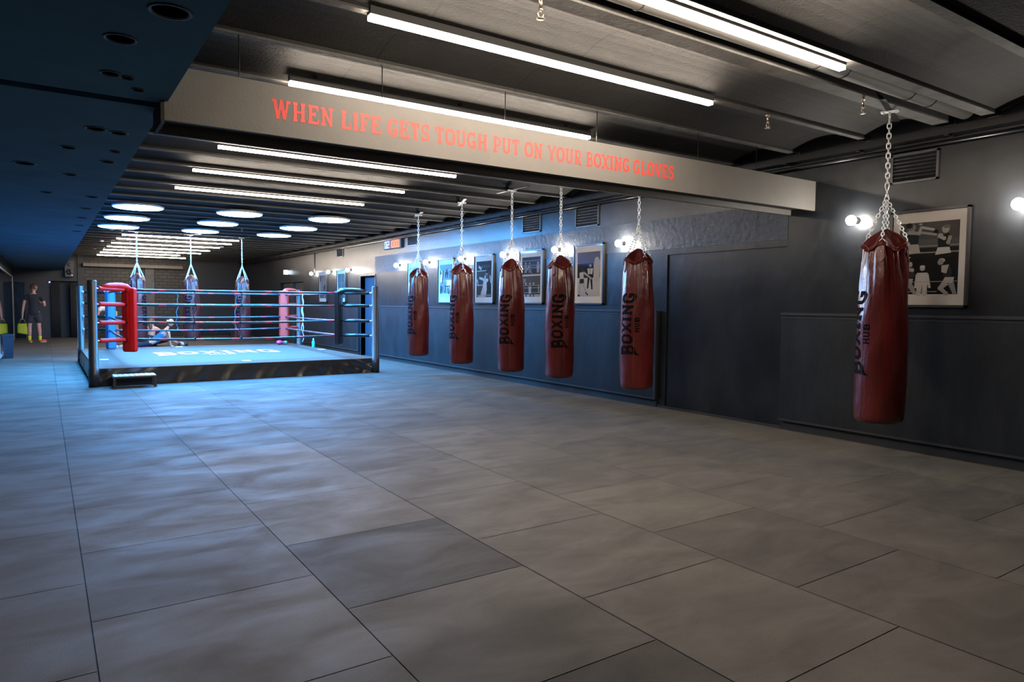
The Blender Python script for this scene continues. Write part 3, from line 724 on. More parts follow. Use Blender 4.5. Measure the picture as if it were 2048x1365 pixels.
def pic_ropes(p):
    p.rect(0, 0, 1, 1, .07); 
    for v in (.9, .78, .72): p.rect(0, v, 1, v+.02, .3)
    p.rect(0, .52, 1, .565, .65); p.rect(0, .3, 1, .5, .12); p.rect(.08, .36, .2, .46, .3)
    for u, g in ((.2, .35), (.42, .3), (.88, .55)): p.oval(u, .84, .05, .035, g); p.poly([(u-.08, .8), (u+.08, .8), (u+.05, .6), (u-.06, .6)], g*.8)
    p.limb((.4, .78), (.2, .62), .03, .02, .4); p.limb((.45, .7), (.55, .58), .03, .02, .3)
    for u in (.22, .45, .65): p.oval(u, .33, .04, .03, .55)
    for v in (.28, .22, .1): p.rect(0, v, 1, v+.012, .5)
    p.rect(0, 0, 1, .06, .55); p.rect(.38, .08, .52, .26, .6); p.rect(.9, .1, .95, .28, .5)
    for u in (.2, .45, .62): p.rect(u, 0.0, u+.07, .08, .1)
def pic_fall(p):
    p.rect(0, 0, 1, 1, .09); p.rect(0, .75, 1, 1, .06)
    for u in (.4, .55, .7, .85): p.oval(u, .85, .05, .05, .14)
    p.limb((.15, .86), (.3, .8), .05, .05, .6); p.rect(.05, .72, .75, .745, .6); p.rect(0, .32, .5, .345, .6)
    p.poly([(.05, 0.01), (.3, .05), (.42, .25), (.5, .5), (.62, .52), (.8, .5), (.78, .35), (.66, .1), (.62, 0.01)], .72); p.poly([(.3, .1), (.5, .05), (.6, .15), (.45, .3)], .65)
    p.oval(.7, .66, .09, .06, .3); p.oval(.72, .7, .1, .04, .05); p.limb((.62, .6), (.56, .5), .05, .04, .6); p.limb((.2, .54), (.45, .5), .04, .05, .7); p.limb((.05, .5), (.12, .36), .05, .03, .5)
    p.poly([(.7, .4), (.95, .5), (1, .1), (.72, .1)], .03); p.limb((.92, .6), (.98, .42), .04, .04, .6); p.rect(0, .04, 1, .06, .4)
def pic_crowd(p):
    p.rect(0, 0, 1, 1, .32); p.rect(0, .48, 1, .54, .42); p.rect(0, 0, 1, .12, .6)
    rnd_ = random.Random(3)
    for i in range(26): u, v = rnd_.random()*.9+.05, rnd_.choice([.72, .77, .3, .25])+rnd_.random()*.08; p.oval(u, v, .04, .03, rnd_.choice([.08, .7, .12])); p.limb((u, v-.02), (u+rnd_.uniform(-.05, .05), v-.13), .035, .02, rnd_.choice([.1, .6, .15]))
    p.limb((.2, .7), (.15, .52), .06, .07, .75); p.rect(.6, .36, .95, .52, .7)
def pic_pale(p):
    p.rect(0, 0, 1, 1, .45); p.rect(0, .5, 1, 1, .35); p.oval(.35, .7, .1, .08, .6); p.poly([(.2, .62), (.5, .62), (.45, .3), (.25, .3)], .15); p.limb((.35, .3), (.3, .05), .07, .04, .5); p.limb((.5, .58), (.8, .66), .05, .04, .6)
def pic_tall(p):
    p.rect(0, 0, 1, 1, .35); p.poly([(.02, .98), (.2, .98), (.16, .75), (.03, .7)], .06); p.rect(.38, .2, .5, .95, .12); p.rect(.46, .1, .5, .9, .6); p.poly([(.55, .5), (.85, .62), (.95, .45), (.8, .3), (.6, .3)], .1)
    p.rect(0, 0, 1, .14, .15); p.limb((.6, .02), (.95, .14), .02, .02, .6)
def pic_windows(p):
    p.rect(0, 0, 1, 1, .16); p.rect(.48, 0, .52, 1, .4)
    for u in (.2, .36, .66, .84): p.rect(u-.05, .3, u+.05, .42, .4); p.oval(u, .62, .05, .04, .25); p.oval(u, .8, .04, .03, .22)
    p.rect(0, 0, 1, .25, .12)
def picture(y, draw, label, w=.72, h=.95, z=1.905):
    t = thing('framed_picture', label, 'picture', (X_W-.001, y, z), 0, 'framed boxing photographs on the right wall')
    b = MB(); f = .022; d = .042
    b.box(-d, 0, -w/2, w/2, -h/2, -h/2+f); b.box(-d, 0, -w/2, w/2, h/2-f, h/2); b.box(-d, 0, -w/2, -w/2+f, -h/2, h/2); b.box(-d, 0, w/2-f, w/2, -h/2, h/2)
    b.build('frame', MT['frame'], t)
    b = MB(); b.box(-.02, -.004, -w/2+f*.8, w/2-f*.8, -h/2+f*.8, h/2-f*.8); b.build('mount', MT['mount'], t)
    p = Pic(w*.76, h*.735); draw(p); o = p.b.build('print', MT['pic'], t); o.location = (-.0212, 0, -.0)
    b = MB(); b.add([(-.036, -w/2+f, -h/2+f), (-.036, w/2-f, -h/2+f), (-.036, w/2-f, h/2-f), (-.036, -w/2+f, h/2-f)], [(3, 2, 1, 0)]); b.build('pane', MT['pane'], t, recalc=False)
picture(3.33, pic_near, 'nearest framed picture: two boxers and a referee in white, behind the big bag')
picture(8.38, pic_hall, 'framed photo of a man in a tie and a boxer beside a pale bag')
picture(9.93, pic_ropes, 'framed pair of ring photos with ropes, between the third and fourth bags')
picture(11.51, pic_fall, 'framed photo of a figure in long white dress, between the second and third bags')
picture(13.04, pic_crowd, 'framed pale crowd photos, between the first and second bags')
picture(14.55, pic_pale, 'framed photo mostly hidden behind the first bag of the wall row')
picture(19.32, pic_windows, 'far framed photo behind the black corner pad of the ring')
picture(20.90, pic_tall, 'farthest framed photo on the right wall')

# ------------------------------------------------------------------ wall and ceiling services
def vent(y0, y1, z0, z1, label):
    w, h = y1-y0, z1-z0
    t = thing('air_vent', label, 'vent', (X_W, (y0+y1)/2, (z0+z1)/2), 0, 'louvred air vents high on the right wall')
    b = MB(); f = .02; b.box(-.02, 0, -w/2, w/2, -h/2, -h/2+f); b.box(-.02, 0, -w/2, w/2, h/2-f, h/2); b.box(-.02, 0, -w/2, -w/2+f, -h/2, h/2); b.box(-.02, 0, w/2-f, w/2, -h/2, h/2); b.build('frame', MT['trim'], t)
    b = MB(); b.box(-.003, -.0005, -w/2+f, w/2-f, -h/2+f, h/2-f); b.build('backing', MT['recess'], t)
    for k in range(7):
        z = -h/2+f+(k+.5)*(h-2*f)/7; b = MB(); b.add([(-.018, -w/2+f, z-.012), (-.018, w/2-f, z-.012), (-.004, w/2-f, z+.014), (-.004, -w/2+f, z+.014), (-.016, -w/2+f, z-.014), (-.016, w/2-f, z-.014), (-.002, w/2-f, z+.012), (-.002, -w/2+f, z+.012)],
            [(0, 1, 2, 3), (7, 6, 5, 4), (0, 4, 5, 1), (2, 6, 7, 3)]); b.build('slat', MT['recess'], t)
vent(8.17, 8.73, 2.65, 3.0, 'louvred vent between the last two wall bag chains'); vent(9.68, 10.22, 2.68, 3.0, 'louvred vent left of the fourth bag chain')
vent(14.4, 14.95, 2.76, 3.0, 'louvred vent just right of the digital timer'); vent(19.18, 19.7, 2.74, 3.0, 'farthest louvred vent, above the far pictures'); vent(3.27, 3.72, 2.66, 2.95, 'louvred vent in the dark above the nearest picture')
b = MB(); b.box(X_W-.13, X_W-.02, Y_F, Y_B, 3.05, 3.062); b.box(X_W-.134, X_W-.13, Y_F, Y_B, 3.045, 3.10)
for i in range(40): b.box(X_W-.13, X_W-.008, Y_F+.4+i*.85, Y_F+.43+i*.85, 3.035, 3.05)
tag(b.build('cable_tray', MT['blacksat']), 'black cable tray running under the ceiling along the right wall', 'cable tray')
b = MB(); b.tube([(X_W-.07, Y_F, 2.985), (X_W-.07, Y_B, 2.985)], .02, 10); tag(b.build('conduit', MT['blacksat']), 'black conduit pipe below the cable tray', 'pipe')
b = MB(); b.tube([(X_W-.012, 21.7, 2.97), (X_W-.012, 21.7, 2.36)], .012, 8); tag(b.build('drop_conduit', MT['blacksat']), 'thin conduit dropping down to the farthest wall bulb', 'pipe')
t = thing('ventilation_duct', 'round grey duct lying between the two close ceiling ribs at top right', 'duct', (0, 3.0, 3.225))
b = MB(); b.tube([(.7, 0, 0), (6.985, 0, 0)], .082, 20); b.build('pipe', MT['scuff'], t)
for x in (2.9, 4.65, 5.0, 5.95, 6.3):
    b = MB(); b.tube([(x, .084*math.cos(a), .084*math.sin(a)) for a in [PI*1.0+PI*i/10 for i in range(11)]], .004, 5); b.build('strap', MT['blacksat'], t)
for (x, y), lb in zip([(2.4, 14.14), (1.41, 19.5), (1.44, 23.6), (1.48, 27.6), (4.75, 23.6), (4.8, 19.9)], ['smoke detector between the left and centre rows of round lights', 'smoke detector left of the nearest far tube', 'smoke detector left of the middle of the far tubes', 'smoke detector left of the farthest tubes', 'smoke detector right of the far tubes', 'smoke detector beside the right far bag bracket']):
    t = thing('smoke_detector', lb, 'smoke detector', (x, y, zc(y)+.001), 0, 'smoke detectors on the ceiling')
    b = MB(); b.lathe([(.055, 0), (.06, -.012), (.055, -.03), (.035, -.05), (.0001, -.054)], n=20); b.build('body', MT['offwhite'], t)
for (x, y), lb in zip([(.97, 7.17), (1.63, 7.17), (5.67, 3.215), (5.45, 3.97), (2.35, 3.215), (3.1, 16.7), (4.0, 17.6)], ['hanging sprinkler beside the lowered ceiling just under the motto beam end', 'hanging sprinkler in front of the first tube under the beam', 'sprinkler on the rib near the nearest bag bracket', 'sprinkler on the slab below the long tube end',
        'sprinkler at the top centre of the photo', 'sprinkler between the centre round lights', 'sprinkler between the centre and right round lights']):
    t = thing('sprinkler', lb, 'sprinkler', (x, y, zc(y)+.001), 0, 'ceiling sprinklers')
    b = MB(); b.lathe([(.02, 0), (.02, -.008), (.009, -.01), (.009, -.06), (.013, -.065), (.013, -.075)], n=10)
    for s_ in (-1, 1): b.tube([(s_*.012, 0, -.072), (s_*.02, 0, -.095), (s_*.008, 0, -.115)], .003, 5)
    b.build('body', MT['brass'], t); b = MB(); b.lathe([(.024, -.118), (.024, -.121)], n=12); b.build('deflector', MT['brass'], t)

# timer
t = thing('digital_timer', 'black digital timer with blue and red digits high on the right wall', 'timer', (X_W, 15.73, 2.86))
b = MB(); b.box(-.06, 0, -.5, .5, -.11, .11); b.build('case', MT['black'], t, bevel=.006)
SEG = {'0': 'abcdef', '1': 'bc', '2': 'abged', 'R': 'abcefg'}
def digit(mb, ch, y, w=.09, h=.15, th=.018):
    L_ = {'a': (0, h, w, h), 'g': (0, h/2, w, h/2), 'd': (0, 0, w, 0), 'f': (0, h/2, 0, h), 'b': (w, h/2, w, h), 'e': (0, 0, 0, h/2), 'c': (w, 0, w, h/2)}
    for s_ in SEG[ch]:
        u0_, v0_, u1_, v1_ = L_[s_]
        mb.box(-.0635, -.0605, y-max(u0_, u1_)-th/2, y-min(u0_, u1_)+th/2, min(v0_, v1_)-h/2-th/2, max(v0_, v1_)-h/2+th/2)
b = MB(); digit(b, '0', .40); digit(b, '2', .26); b.build('blue_digits', MT['dblue'], t)
b = MB(); digit(b, '1', .11); digit(b, '0', -.02); b.box(-.0635, -.0605, -.15, -.135, .03, .045); b.box(-.0635, -.0605, -.15, -.135, -.045, -.03); digit(b, '0', -.18); digit(b, '0', -.31); b.build('red_digits', MT['dred'], t)
t = thing('exit_sign', 'small white lit sign box high on the far right wall', 'sign', (X_W, 24.63, 2.47)); b = MB(); b.box(-.16, 0, -.03, .03, -.08, .08); b.build('case', MT['offwhite'], t)
b = MB(); b.box(-.155, -.005, -.034, -.0305, -.07, .07); b.build('lit_face', MT['exitw'], t)

# ------------------------------------------------------------------ boxing ring
RX0, RX1, RY0, RY1, RZ = .68, 5.62, 13.3, 19.0, .30
ring = thing('boxing_ring', 'boxing ring with pale blue canvas, four dark posts and red, blue and black corners', 'boxing ring', (0, 0, 0))
b = MB(); b.box(RX0+.03, RX1-.03, RY0+.03, RY1-.03, 0, RZ-.02); b.build('platform', MT['black'], ring)
b = MB(); b.box(RX0, RX1, RY0, RY1, RZ-.02, RZ); cv = b.build('canvas', MT['canvas'], ring, bevel=.008)
# skirt: draped black vinyl with sagging folds
vs = []; fs = []; NX, NZ = 150, 9
def skirt_pt(s, v, side):
    ln = (RX1-RX0) if side in 'fb' else (RY1-RY0); e = min(s, 1-s)*ln
    fold = .014*math.sin(s*ln*9+v*2)*(v) + .010*math.sin(s*ln*23+1.3+v*3)*v + .02*math.exp(-e*2.2)*math.sin((v*1.1+e*1.6)*9)
    out = .006+.016*v+fold*.8
    z = RZ-.012-(RZ-.016)*v
    if side == 'f': return (RX0+s*ln, RY0-out, z)
    if side == 'b': return (RX0+s*ln, RY1+out, z)
    if side == 'l': return (RX0-out, RY0+s*ln, z)
    return (RX1+out, RY0+s*ln, z)
for side in 'fblr':
    o = len(vs)
    for j in range(NZ+1):
        for i in range(NX+1): vs.append(skirt_pt(i/NX, j/NZ, side))
    for j in range(NZ):
        for i in range(NX): a = o+j*(NX+1)+i; fs.append((a, a+1, a+NX+2, a+NX+1))
b = MB(); b.add(vs, fs, True); b.build('skirt', MT['vinyl'], ring)
b = MB()
def capm(u): return .80+.35*abs(2*u-1)**2.2
letters(b, 'BOXING', bglyph, lambda u, v, k: (1.93+u*2.55, 16.92-(1-v)*capm(u), RZ+.0015+.0003*k), 4, 2, gap=.08)
letters(b, 'HUB', bglyph, lambda u, v, k: (2.9+u*.55, 15.68+v*.3, RZ+.0015+.0003*k), gap=.1)
b.build('logo_print', MT['logo'], cv)
b = MB()
for x, y in ((.93, 15.3), (3.19, 13.8), (2.75, 18.8), (5.5, 16.3)): b.box(x-.07, x+.07, y-.1, y+.1, RZ+.001, RZ+.004)
b.build('white_tape', MT['white'], cv)
PO = [(.655, 13.27), (5.60, 13.27), (.70, 18.95), (5.72, 18.75)]
b = MB(); b.lathe([(.078, 0), (.078, .31), (.07, .315), (.07, 1.745), (.066, 1.76), (.0001, 1.762)], n=24); pm = b.build('post', MT['post'], ring, loc=(*PO[0], 0))
for x, y in PO[1:]:
    c = pm.copy(); COL.objects.link(c); c.location = (x, y, 0)
PADS = [(1.25, 13.85, PI/4, 'redvinyl', .53, 1.66), (5.03, 13.85, 3*PI/4, 'blackvinyl', .55, 1.66), (1.27, 18.35, -PI/4, 'bluevinyl', .32, 1.66), (5.18, 18.3, 5*PI/4, 'pinkvinyl', .52, 1.72)]
HZ = [1.62, 1.36, 1.05, .75]
for (x, y, az, m, z0, z1), (px, py) in zip(PADS, PO):
    nrm = Vector((math.cos(az), math.sin(az), 0)); sd = Vector((-nrm.y, nrm.x, 0))
    b = MB(); hw, ht = .125, .05
    ring_v = []
    for z in (z0, z0+.03, z1-.03, z1):
        k_ = .85 if z in (z0, z1) else 1
        for (a_, c_) in ((-hw, -ht), (-hw*.5, -ht*1.25), (hw*.5, -ht*1.25), (hw, -ht), (hw, ht*.6), (hw*.5, ht), (-hw*.5, ht), (-hw, ht*.6)):
            q = Vector((x, y, z)) + sd*a_*k_ + nrm*c_*k_; ring_v.append(q)
    fs = []
    for i in range(3):
        for k in range(8): fs.append((i*8+k, i*8+(k+1) % 8, (i+1)*8+(k+1) % 8, (i+1)*8+k))
    fs += [tuple(range(8))[::-1], tuple(range(24, 32))]
    b.add(ring_v, fs, False); cp_ = b.build('corner_pad', MT[m], ring, bevel=.012)
    cp_['label'] = {'redvinyl': 'red corner pad', 'blackvinyl': 'black corner pad', 'bluevinyl': 'blue corner pad', 'pinkvinyl': 'coral red corner pad'}[m]
    # centre strap and rope loops on the outer side
    b = MB(); q = Vector((x, y, 0)) - nrm*(ht*1.25+.004)
    b.add([q+sd*s1+Vector((0, 0, zz)) for zz in (z0+.2, z1) for s1 in (-.018, .018)] + [q-nrm*.006+sd*s1+Vector((0, 0, zz)) for zz in (z0+.2, z1) for s1 in (-.018, .018)], [(4, 5, 7, 6), (0, 4, 6, 2), (1, 3, 7, 5)], False)
    b.build('strap', MT[m], cp_)
    for hz in HZ:
        b = MB(); a = Vector((px, py, hz+.01)); c = q + Vector((0, 0, hz)); d = (c-a); mcov = m if m != 'bluevinyl' else 'blackvinyl'
        b.tube([a+d*.18, a+d*.20, a+d*.88, a+d*.90], [.03, .036, .036, .03], 14); sl = b.build('turnbuckle_cover', MT[mcov], ring)
        b = MB(); b.tube([a+d.normalized()*.06, a+d*.19], .012, 8); b.tube([a+d*.10+Vector((0, 0, .025*math.cos(t_)))+sd*.02*math.sin(t_) for t_ in [2*PI*i/10 for i in range(10)]], .005, 5, closed=True)
        b.build('turnbuckle', MT['chrome'], sl); b = MB(); b.tube([a+d*.88, c], .018, 8); b.build('rope_loop', MT['blackvinyl'], sl)
    if m in ('redvinyl', 'blackvinyl', 'pinkvinyl'):
        # padded roll that bends over the top of the pad towards the post
        b = MB(); top = Vector((x, y, z1-.03)); post = Vector((px, py, 0))-Vector((x, y, 0)); post.z = 0; pn = post.normalized()
        path = [top-Vector((0, 0, .05))+pn*.02, top+Vector((0, 0, .0))+pn*.03, top+Vector((0, 0, .035))+pn*.08, top+Vector((0, 0, .052))+pn*.17, top+Vector((0, 0, .055))+pn*.32, top+Vector((0, 0, .048))+pn*.48, top+Vector((0, 0, .03))+pn*.62]
        b.tube(path, [.055, .06, .06, .056, .052, .046, .028], 14); b.build('top_roll', MT[m], ring)
if True:
    A = {k_: Vector((p[0], p[1], 0)) for k_, p in zip('abcd', PADS)}
    for p0, p1, nm, off in (('a', 'b', 'front', (0, -.03)), ('c', 'd', 'back', (0, .03)), ('a', 'c', 'left', (-.03, 0)), ('b', 'd', 'right', (.03, 0))):
        for i, hz in enumerate(HZ):
            a, c = A[p0]+Vector((*off, hz)), A[p1]+Vector((*off, hz)); sag = (.0, .012, .02, .03)[i] if nm != 'right' else .01
            pts = [a+(c-a)*t_/16-Vector((0, 0, sag*math.sin(PI*t_/16))) for t_ in range(17)]
            b = MB(); b.tube(pts, .021, 12); b.build('rope', MT['rope'], ring)
    for (x, y, m) in ((2.29, 13.82, 'blackvinyl'), (3.10, 13.82, 'blackvinyl'), (2.66, 18.4, 'bluedark'), (4.0, 18.4, 'bluedark')):
        b = MB(); pts = []
        for i in range(25):
            z = 1.645-.92*i/24; pts.append((x+.015*math.sin(i*.9)+.02*math.sin(i*.27), y-.024 if (i//6) % 2 else y+.0-.024, z))
        b.tube(pts, .018, 8, flat=.35)
        for hz in HZ: b.tube([(x+.03*0, y+.028*math.cos(t_), hz-.01+.028*math.sin(t_)) for t_ in [2*PI*k/10 for k in range(10)]], .007, 5, closed=True)
        b.build('rope_tie', MT[m], ring)
    # cords that tie the right ropes
    b = MB(); b.tube([(5.06, 16.3+.2*math.sin(i*.5)*0+.03*math.sin(i), 1.6-.9*i/20) for i in range(21)], .009, 6); b.build('rope_tie', MT['cable'], ring)
    b = MB(); b.tube([(5.78+.03*math.sin(i*.8), 18.66, 1.55-1.2*i/20) for i in range(21)], .012, 6); b.build('post_strap', MT['cable'], ring)
# step
t = thing('ring_step', 'low black step with white slatted top in front of the left ring corner', 'step', (.9, 12.84, 0))
b = MB()
for k in range(8): b.box(.01+k*.078, .075+k*.078, 0, .33, .19, .205)
b.build('tread', MT['alu'], t)
b = MB(); b.box(0, .63, 0, .33, .165, .188); b.box(0, .63, .31, .33, .02, .165); b.build('box', MT['black'], t)
for x in (0, .59):
    for y in (0, .29): b = MB(); b.box(x, x+.04, y, y+.04, 0, .165); b.build('leg', MT['black'], t)

# small things on and around the ring
def bottle(loc, m, label):
    t = thing('water_bottle', label, 'bottle', loc); b = MB(); b.lathe([(.032, 0), (.036, .01), (.036, .13), (.034, .15), (.015, .185), (.014, .2)], n=16); b.build('body', MT[m], t)
    b = MB(); b.lathe([(.017, .195), (.017, .225), (.012, .23)], n=12); b.build('cap', MT['white'], t)
bottle((5.53, 17.0, RZ), 'teal', 'teal water bottle standing on the right edge of the ring')
t = thing('boxing_glove', 'pink glove lying on the far right corner of the ring', 'glove', (5.15, 18.62, RZ))
b = MB(); b.ball((0, 0, .06), .07, sc=(1.2, 1, .85)); b.ball((.1, .02, .05), .05, sc=(1.1, .9, .9)); b.ball((-.02, -.07, .05), .03, sc=(1.6, .8, .9)); b.build('padding', MT['pink'], t)
b = MB(); b.lathe([(.045, .13), (.05, .19), (.04, .2)], (0, .02, .05), 12, 'x'); b.build('cuff', MT['teal'], t)

# ------------------------------------------------------------------ people
def skinned(name, chains, m, parent, sub=1):
    """chains: list of lists of (x, y, z, r); vertices at equal positions are shared"""
    key = {}; V = []; R_ = []; E_ = []
    for ch in chains:
        last = None
        for x, y, z, r in ch:
            k_ = (round(x, 4), round(y, 4), round(z, 4))
            if k_ not in key: key[k_] = len(V); V.append((x, y, z)); R_.append(r)
            i = key[k_]
            if last is not None and last != i: E_.append((last, i))
            last = i
    me = bpy.data.meshes.new(name); me.from_pydata(V, E_, []); o = bpy.data.objects.new(name, me); COL.objects.link(o); o.parent = parent
    me.materials.append(m)
    md = o.modifiers.new('skin', 'SKIN'); md.use_smooth_shade = True
    if not me.skin_vertices: 
        bm = bmesh.new(); bm.from_mesh(me); bm.verts.layers.skin.verify(); bm.to_mesh(me); bm.free()
    for i, sv in enumerate(me.skin_vertices[0].data):
        sv.radius = (R_[i], R_[i]); sv.use_root = (i == 0)
    s_ = o.modifiers.new('sub', 'SUBSURF'); s_.levels = sub; s_.render_levels = sub
    return o
def hand_chains(w, d, up_=Vector((0, 0, 1)), side=None, curl=.4):
    """five finger chains from wrist w along direction d"""
    w = Vector(w); d = Vector(d).normalized(); side = Vector(side or (1, 0, 0)); side = (side-d*side.dot(d)).normalized(); palm = side.cross(d)
    out = []; pc = w+d*.05
    for k, ln in enumerate((.062, .072, .068, .054)):
        o_ = (k-1.5)*.019; a = w+d*.085+side*o_; b_ = a+d*ln*.5*math.cos(curl)+palm*ln*.5*math.sin(curl); c = b_+d*ln*.5*math.cos(curl*2.2)+palm*ln*.5*math.sin(curl*2.2)
        out.append([(*pc, .026), (*a, .010), (*b_, .0085), (*c, .007)])
    a = w+d*.035-side*.03; b_ = a+d*.035-side*.012+palm*.012; out.append([(*pc, .026), (*a, .011), (*b_, .009)])
    return out, (*pc, .026)
def head(parent, c, face, r=.1, skin='skin', hair='hair', long=False, bun=False):
    """head with nose, ears, eyes and mouth; face = unit vector the person looks along"""
    f = Vector(face).normalized(); s_ = Vector((0, 0, 1)).cross(f).normalized(); u = f.cross(s_); c = Vector(c)
    vs = []; fs = []; n, m = 20, 14
    for i in range(m+1):
        t = PI*i/m
        for k in range(n):
            a = 2*PI*k/n; X, Y, Z_ = math.sin(t)*math.cos(a), math.sin(t)*math.sin(a), math.cos(t)
            jaw = 1-.28*max(0, -Z_-.1)*(1 if X < .2 else .7)
            fx = X*.95*jaw; 
            if X > .6 and abs(Y) < .22 and -.35 < Z_ < .12: fx += .16*(1-abs(Y)/.22)*(1-abs(Z_+.12)/.25 if abs(Z_+.12) < .25 else 0)
            if X > .6 and abs(Z_-.08) < .14 and .18 < abs(Y) < .5: fx -= .05
            vs.append(c + f*(fx*r) + s_*(Y*.78*jaw*r) + u*(Z_*1.22*r))
    for i in range(m):
        for k in range(n): fs.append((i*n+k, (i+1)*n+k, (i+1)*n+(k+1) % n, i*n+(k+1) % n))
    b = MB(); b.use(MT[skin]); b.add(vs, fs, True)
    for q in (-1, 1): p = c+s_*q*.78*r-u*.02*r-f*.05*r; b.ball(p, .022, 8, 6, (.8, .8, 1.3))
    b.use(MT['black'])
    for q in (-1, 1): p = c+s_*q*.3*r+u*.1*r+f*.86*r; b.ball(p, .010, 8, 6)
    b.use(MT['shoe']); p = c-u*.5*r+f*.80*r; b.tube([p-s_*.02, p+f*.004, p+s_*.02], .004, 5)
    hd = b.build('head', None, parent)
    vs = []; fs = []
    for i in range(m+1):
        t = PI*.62*i/m
        for k in range(n):
            a = 2*PI*k/n; X, Y, Z_ = math.sin(t)*math.cos(a), math.sin(t)*math.sin(a), math.cos(t)
            cut = 1.08 if X < .35 else (1.08 if Z_ > .45 else .82)
            bmp = 1+.04*math.sin(9*a+5*t)
            vs.append(c + f*(X*.98*r*cut*bmp-.006) + s_*(Y*.84*r*cut*bmp) + u*(Z_*1.28*r*bmp))
    for i in range(m):
        for k in range(n): fs.append((i*n+k, (i+1)*n+k, (i+1)*n+(k+1) % n, i*n+(k+1) % n))
    b = MB(); b.add(vs, fs, True)
    if bun: b.ball(c-f*r*1.0+u*r*.5, .045)
    if long: b.tube([c-f*r*.8, c-f*r*1.15-u*.08, c-f*r*1.2-u*.2, c-f*r*1.0-u*.32], [.05, .055, .045, .015], 10)
    b.build('hair', MT[hair], parent)

# standing man seen from behind, carrying a tote
man = thing('person', 'person in black T-shirt and dark shorts standing at the far left holding a yellow bag', 'person', (-.28, 28.2, 0))
k_ = 1.95/1.80
def Kp(pts): return [(x*k_, y*k_, z*k_, r*k_) for x, y, z, r in pts]
pel = (0, 0, .96, .135)
hl, pc1 = hand_chains((-.30*k_, .0, .80*k_), (-.05, .02, -1), side=(0, 1, 0), curl=1.0)
hr, pc2 = hand_chains((.10*k_, .22*k_, 1.30*k_), (-.5, .3, .8), side=(1, 0, 0), curl=.8)
chains = [Kp([pel, (0, .0, 1.12, .115), (0, .01, 1.28, .135), (0, 0, 1.42, .12), (0, 0, 1.51, .055), (0, .01, 1.58, .052), (0, .015, 1.62, .05)]),
          Kp([pel, (-.09, 0, .86, .095), (-.115, .0, .66, .075), (-.125, .0, .50, .058), (-.125, -.02, .36, .057), (-.13, -.01, .12, .038), (-.13, 0, .06, .04)]),
          Kp([pel, (.09, 0, .86, .095), (.105, .0, .66, .075), (.115, .0, .50, .058), (.125, -.02, .36, .057), (.135, -.01, .12, .038), (.135, 0, .06, .04)]),
          Kp([(0, 0, 1.42, .12), (-.12, 0, 1.44, .07), (-.195, 0, 1.41, .06), (-.25, -.01, 1.22, .045), (-.27, -.01, 1.10, .042), (-.29, 0, .95, .036), (-.30, 0, .80, .027)]) + [pc1],
          Kp([(0, 0, 1.42, .12), (.12, 0, 1.44, .07), (.195, 0, 1.41, .06), (.26, .0, 1.24, .047), (.275, .02, 1.13, .043), (.20, .13, 1.20, .038), (.10, .22, 1.30, .027)]) + [pc2]] + hl + hr
skinned('body', chains, MT['skin'], man)
skinned('shirt', [Kp([(0, 0, .82, .15), (0, 0, .90, .175), (0, 0, .98, .17), (0, 0, 1.12, .145), (0, .01, 1.28, .158), (0, 0, 1.41, .14), (0, 0, 1.475, .075)]), Kp([(0, 0, 1.41, .14), (-.12, 0, 1.44, .088), (-.20, 0, 1.405, .077), (-.235, -.005, 1.27, .066)]), Kp([(0, 0, 1.41, .14), (.12, 0, 1.44, .088), (.20, 0, 1.405, .077), (.25, 0, 1.27, .066)])], MT['shirt'], man)
skinned('shorts', [Kp([(0, 0, 1.02, .13), (0, 0, .93, .15), (-.09, 0, .85, .115), (-.11, 0, .70, .105), (-.12, 0, .58, .10)]), Kp([(0, 0, .93, .15), (.09, 0, .85, .115), (.11, 0, .70, .105), (.12, 0, .58, .10)])], MT['shorts'], man)
head(man, (.01*k_, .02*k_, 1.70*k_), (.8, .55, -.08), .098*k_)
for s_ in (-1, 1):
    b = MB(); b.lathe([(.046, .06), (.044, .12), (.052, .22), (.045, .225)], (s_*.133*k_, -.01, 0), 14); b.build('sock', MT['sock'], man)
    b = MB(); cx_ = s_*.135*k_; dx = .05 if s_ < 0 else .16
    b.use(MT['shoe']); b.ball((cx_+dx*.5, .05 if s_ < 0 else .02, .055), .055, sc=(1.0+(.9 if s_ > 0 else 0), 2.2-(1.0 if s_ > 0 else 0), .9)); b.use(MT['sole']); b.ball((cx_+dx*.5, .05 if s_ < 0 else .02, .02), .056, sc=(1.05+(.9 if s_ > 0 else 0), 2.25-(1.0 if s_ > 0 else 0), .35)); b.build('shoe', None, man)
t = thing('tote_bag', 'yellow-green tote bag hanging from the standing person\'s left hand', 'bag', (-.28-.345, 28.2, .30))
b = MB(); vs = []; fs = []
for i in range(9):
    v = i/8
    for k in range(16):
        a = 2*PI*k/16; w = (.165-.04*v)*(1+.06*math.sin(5*a+v*6)); d_ = .06*(1-.55*v); vs.append((w*math.cos(a)-.01*v+.02, d_*math.sin(a), .34*v+(.03*math.cos(a)*(1-v)*-1)))
for i in range(8):
    for k in range(16): fs.append((i*16+k, i*16+(k+1) % 16, (i+1)*16+(k+1) % 16, (i+1)*16+k))
fs.append(tuple(range(16))[::-1]); b.add(vs, fs, True); b.build('sack', MT['tote'], t)
for dy in (-.02, .02): b = MB(); b.tube([(-.09, dy, .33), (-.03, dy, .47), (.025, dy*.3, .52), (.07, dy, .46), (.11, dy, .33)], .010, 6, flat=.5); b.build('handle', MT['tote'], t)

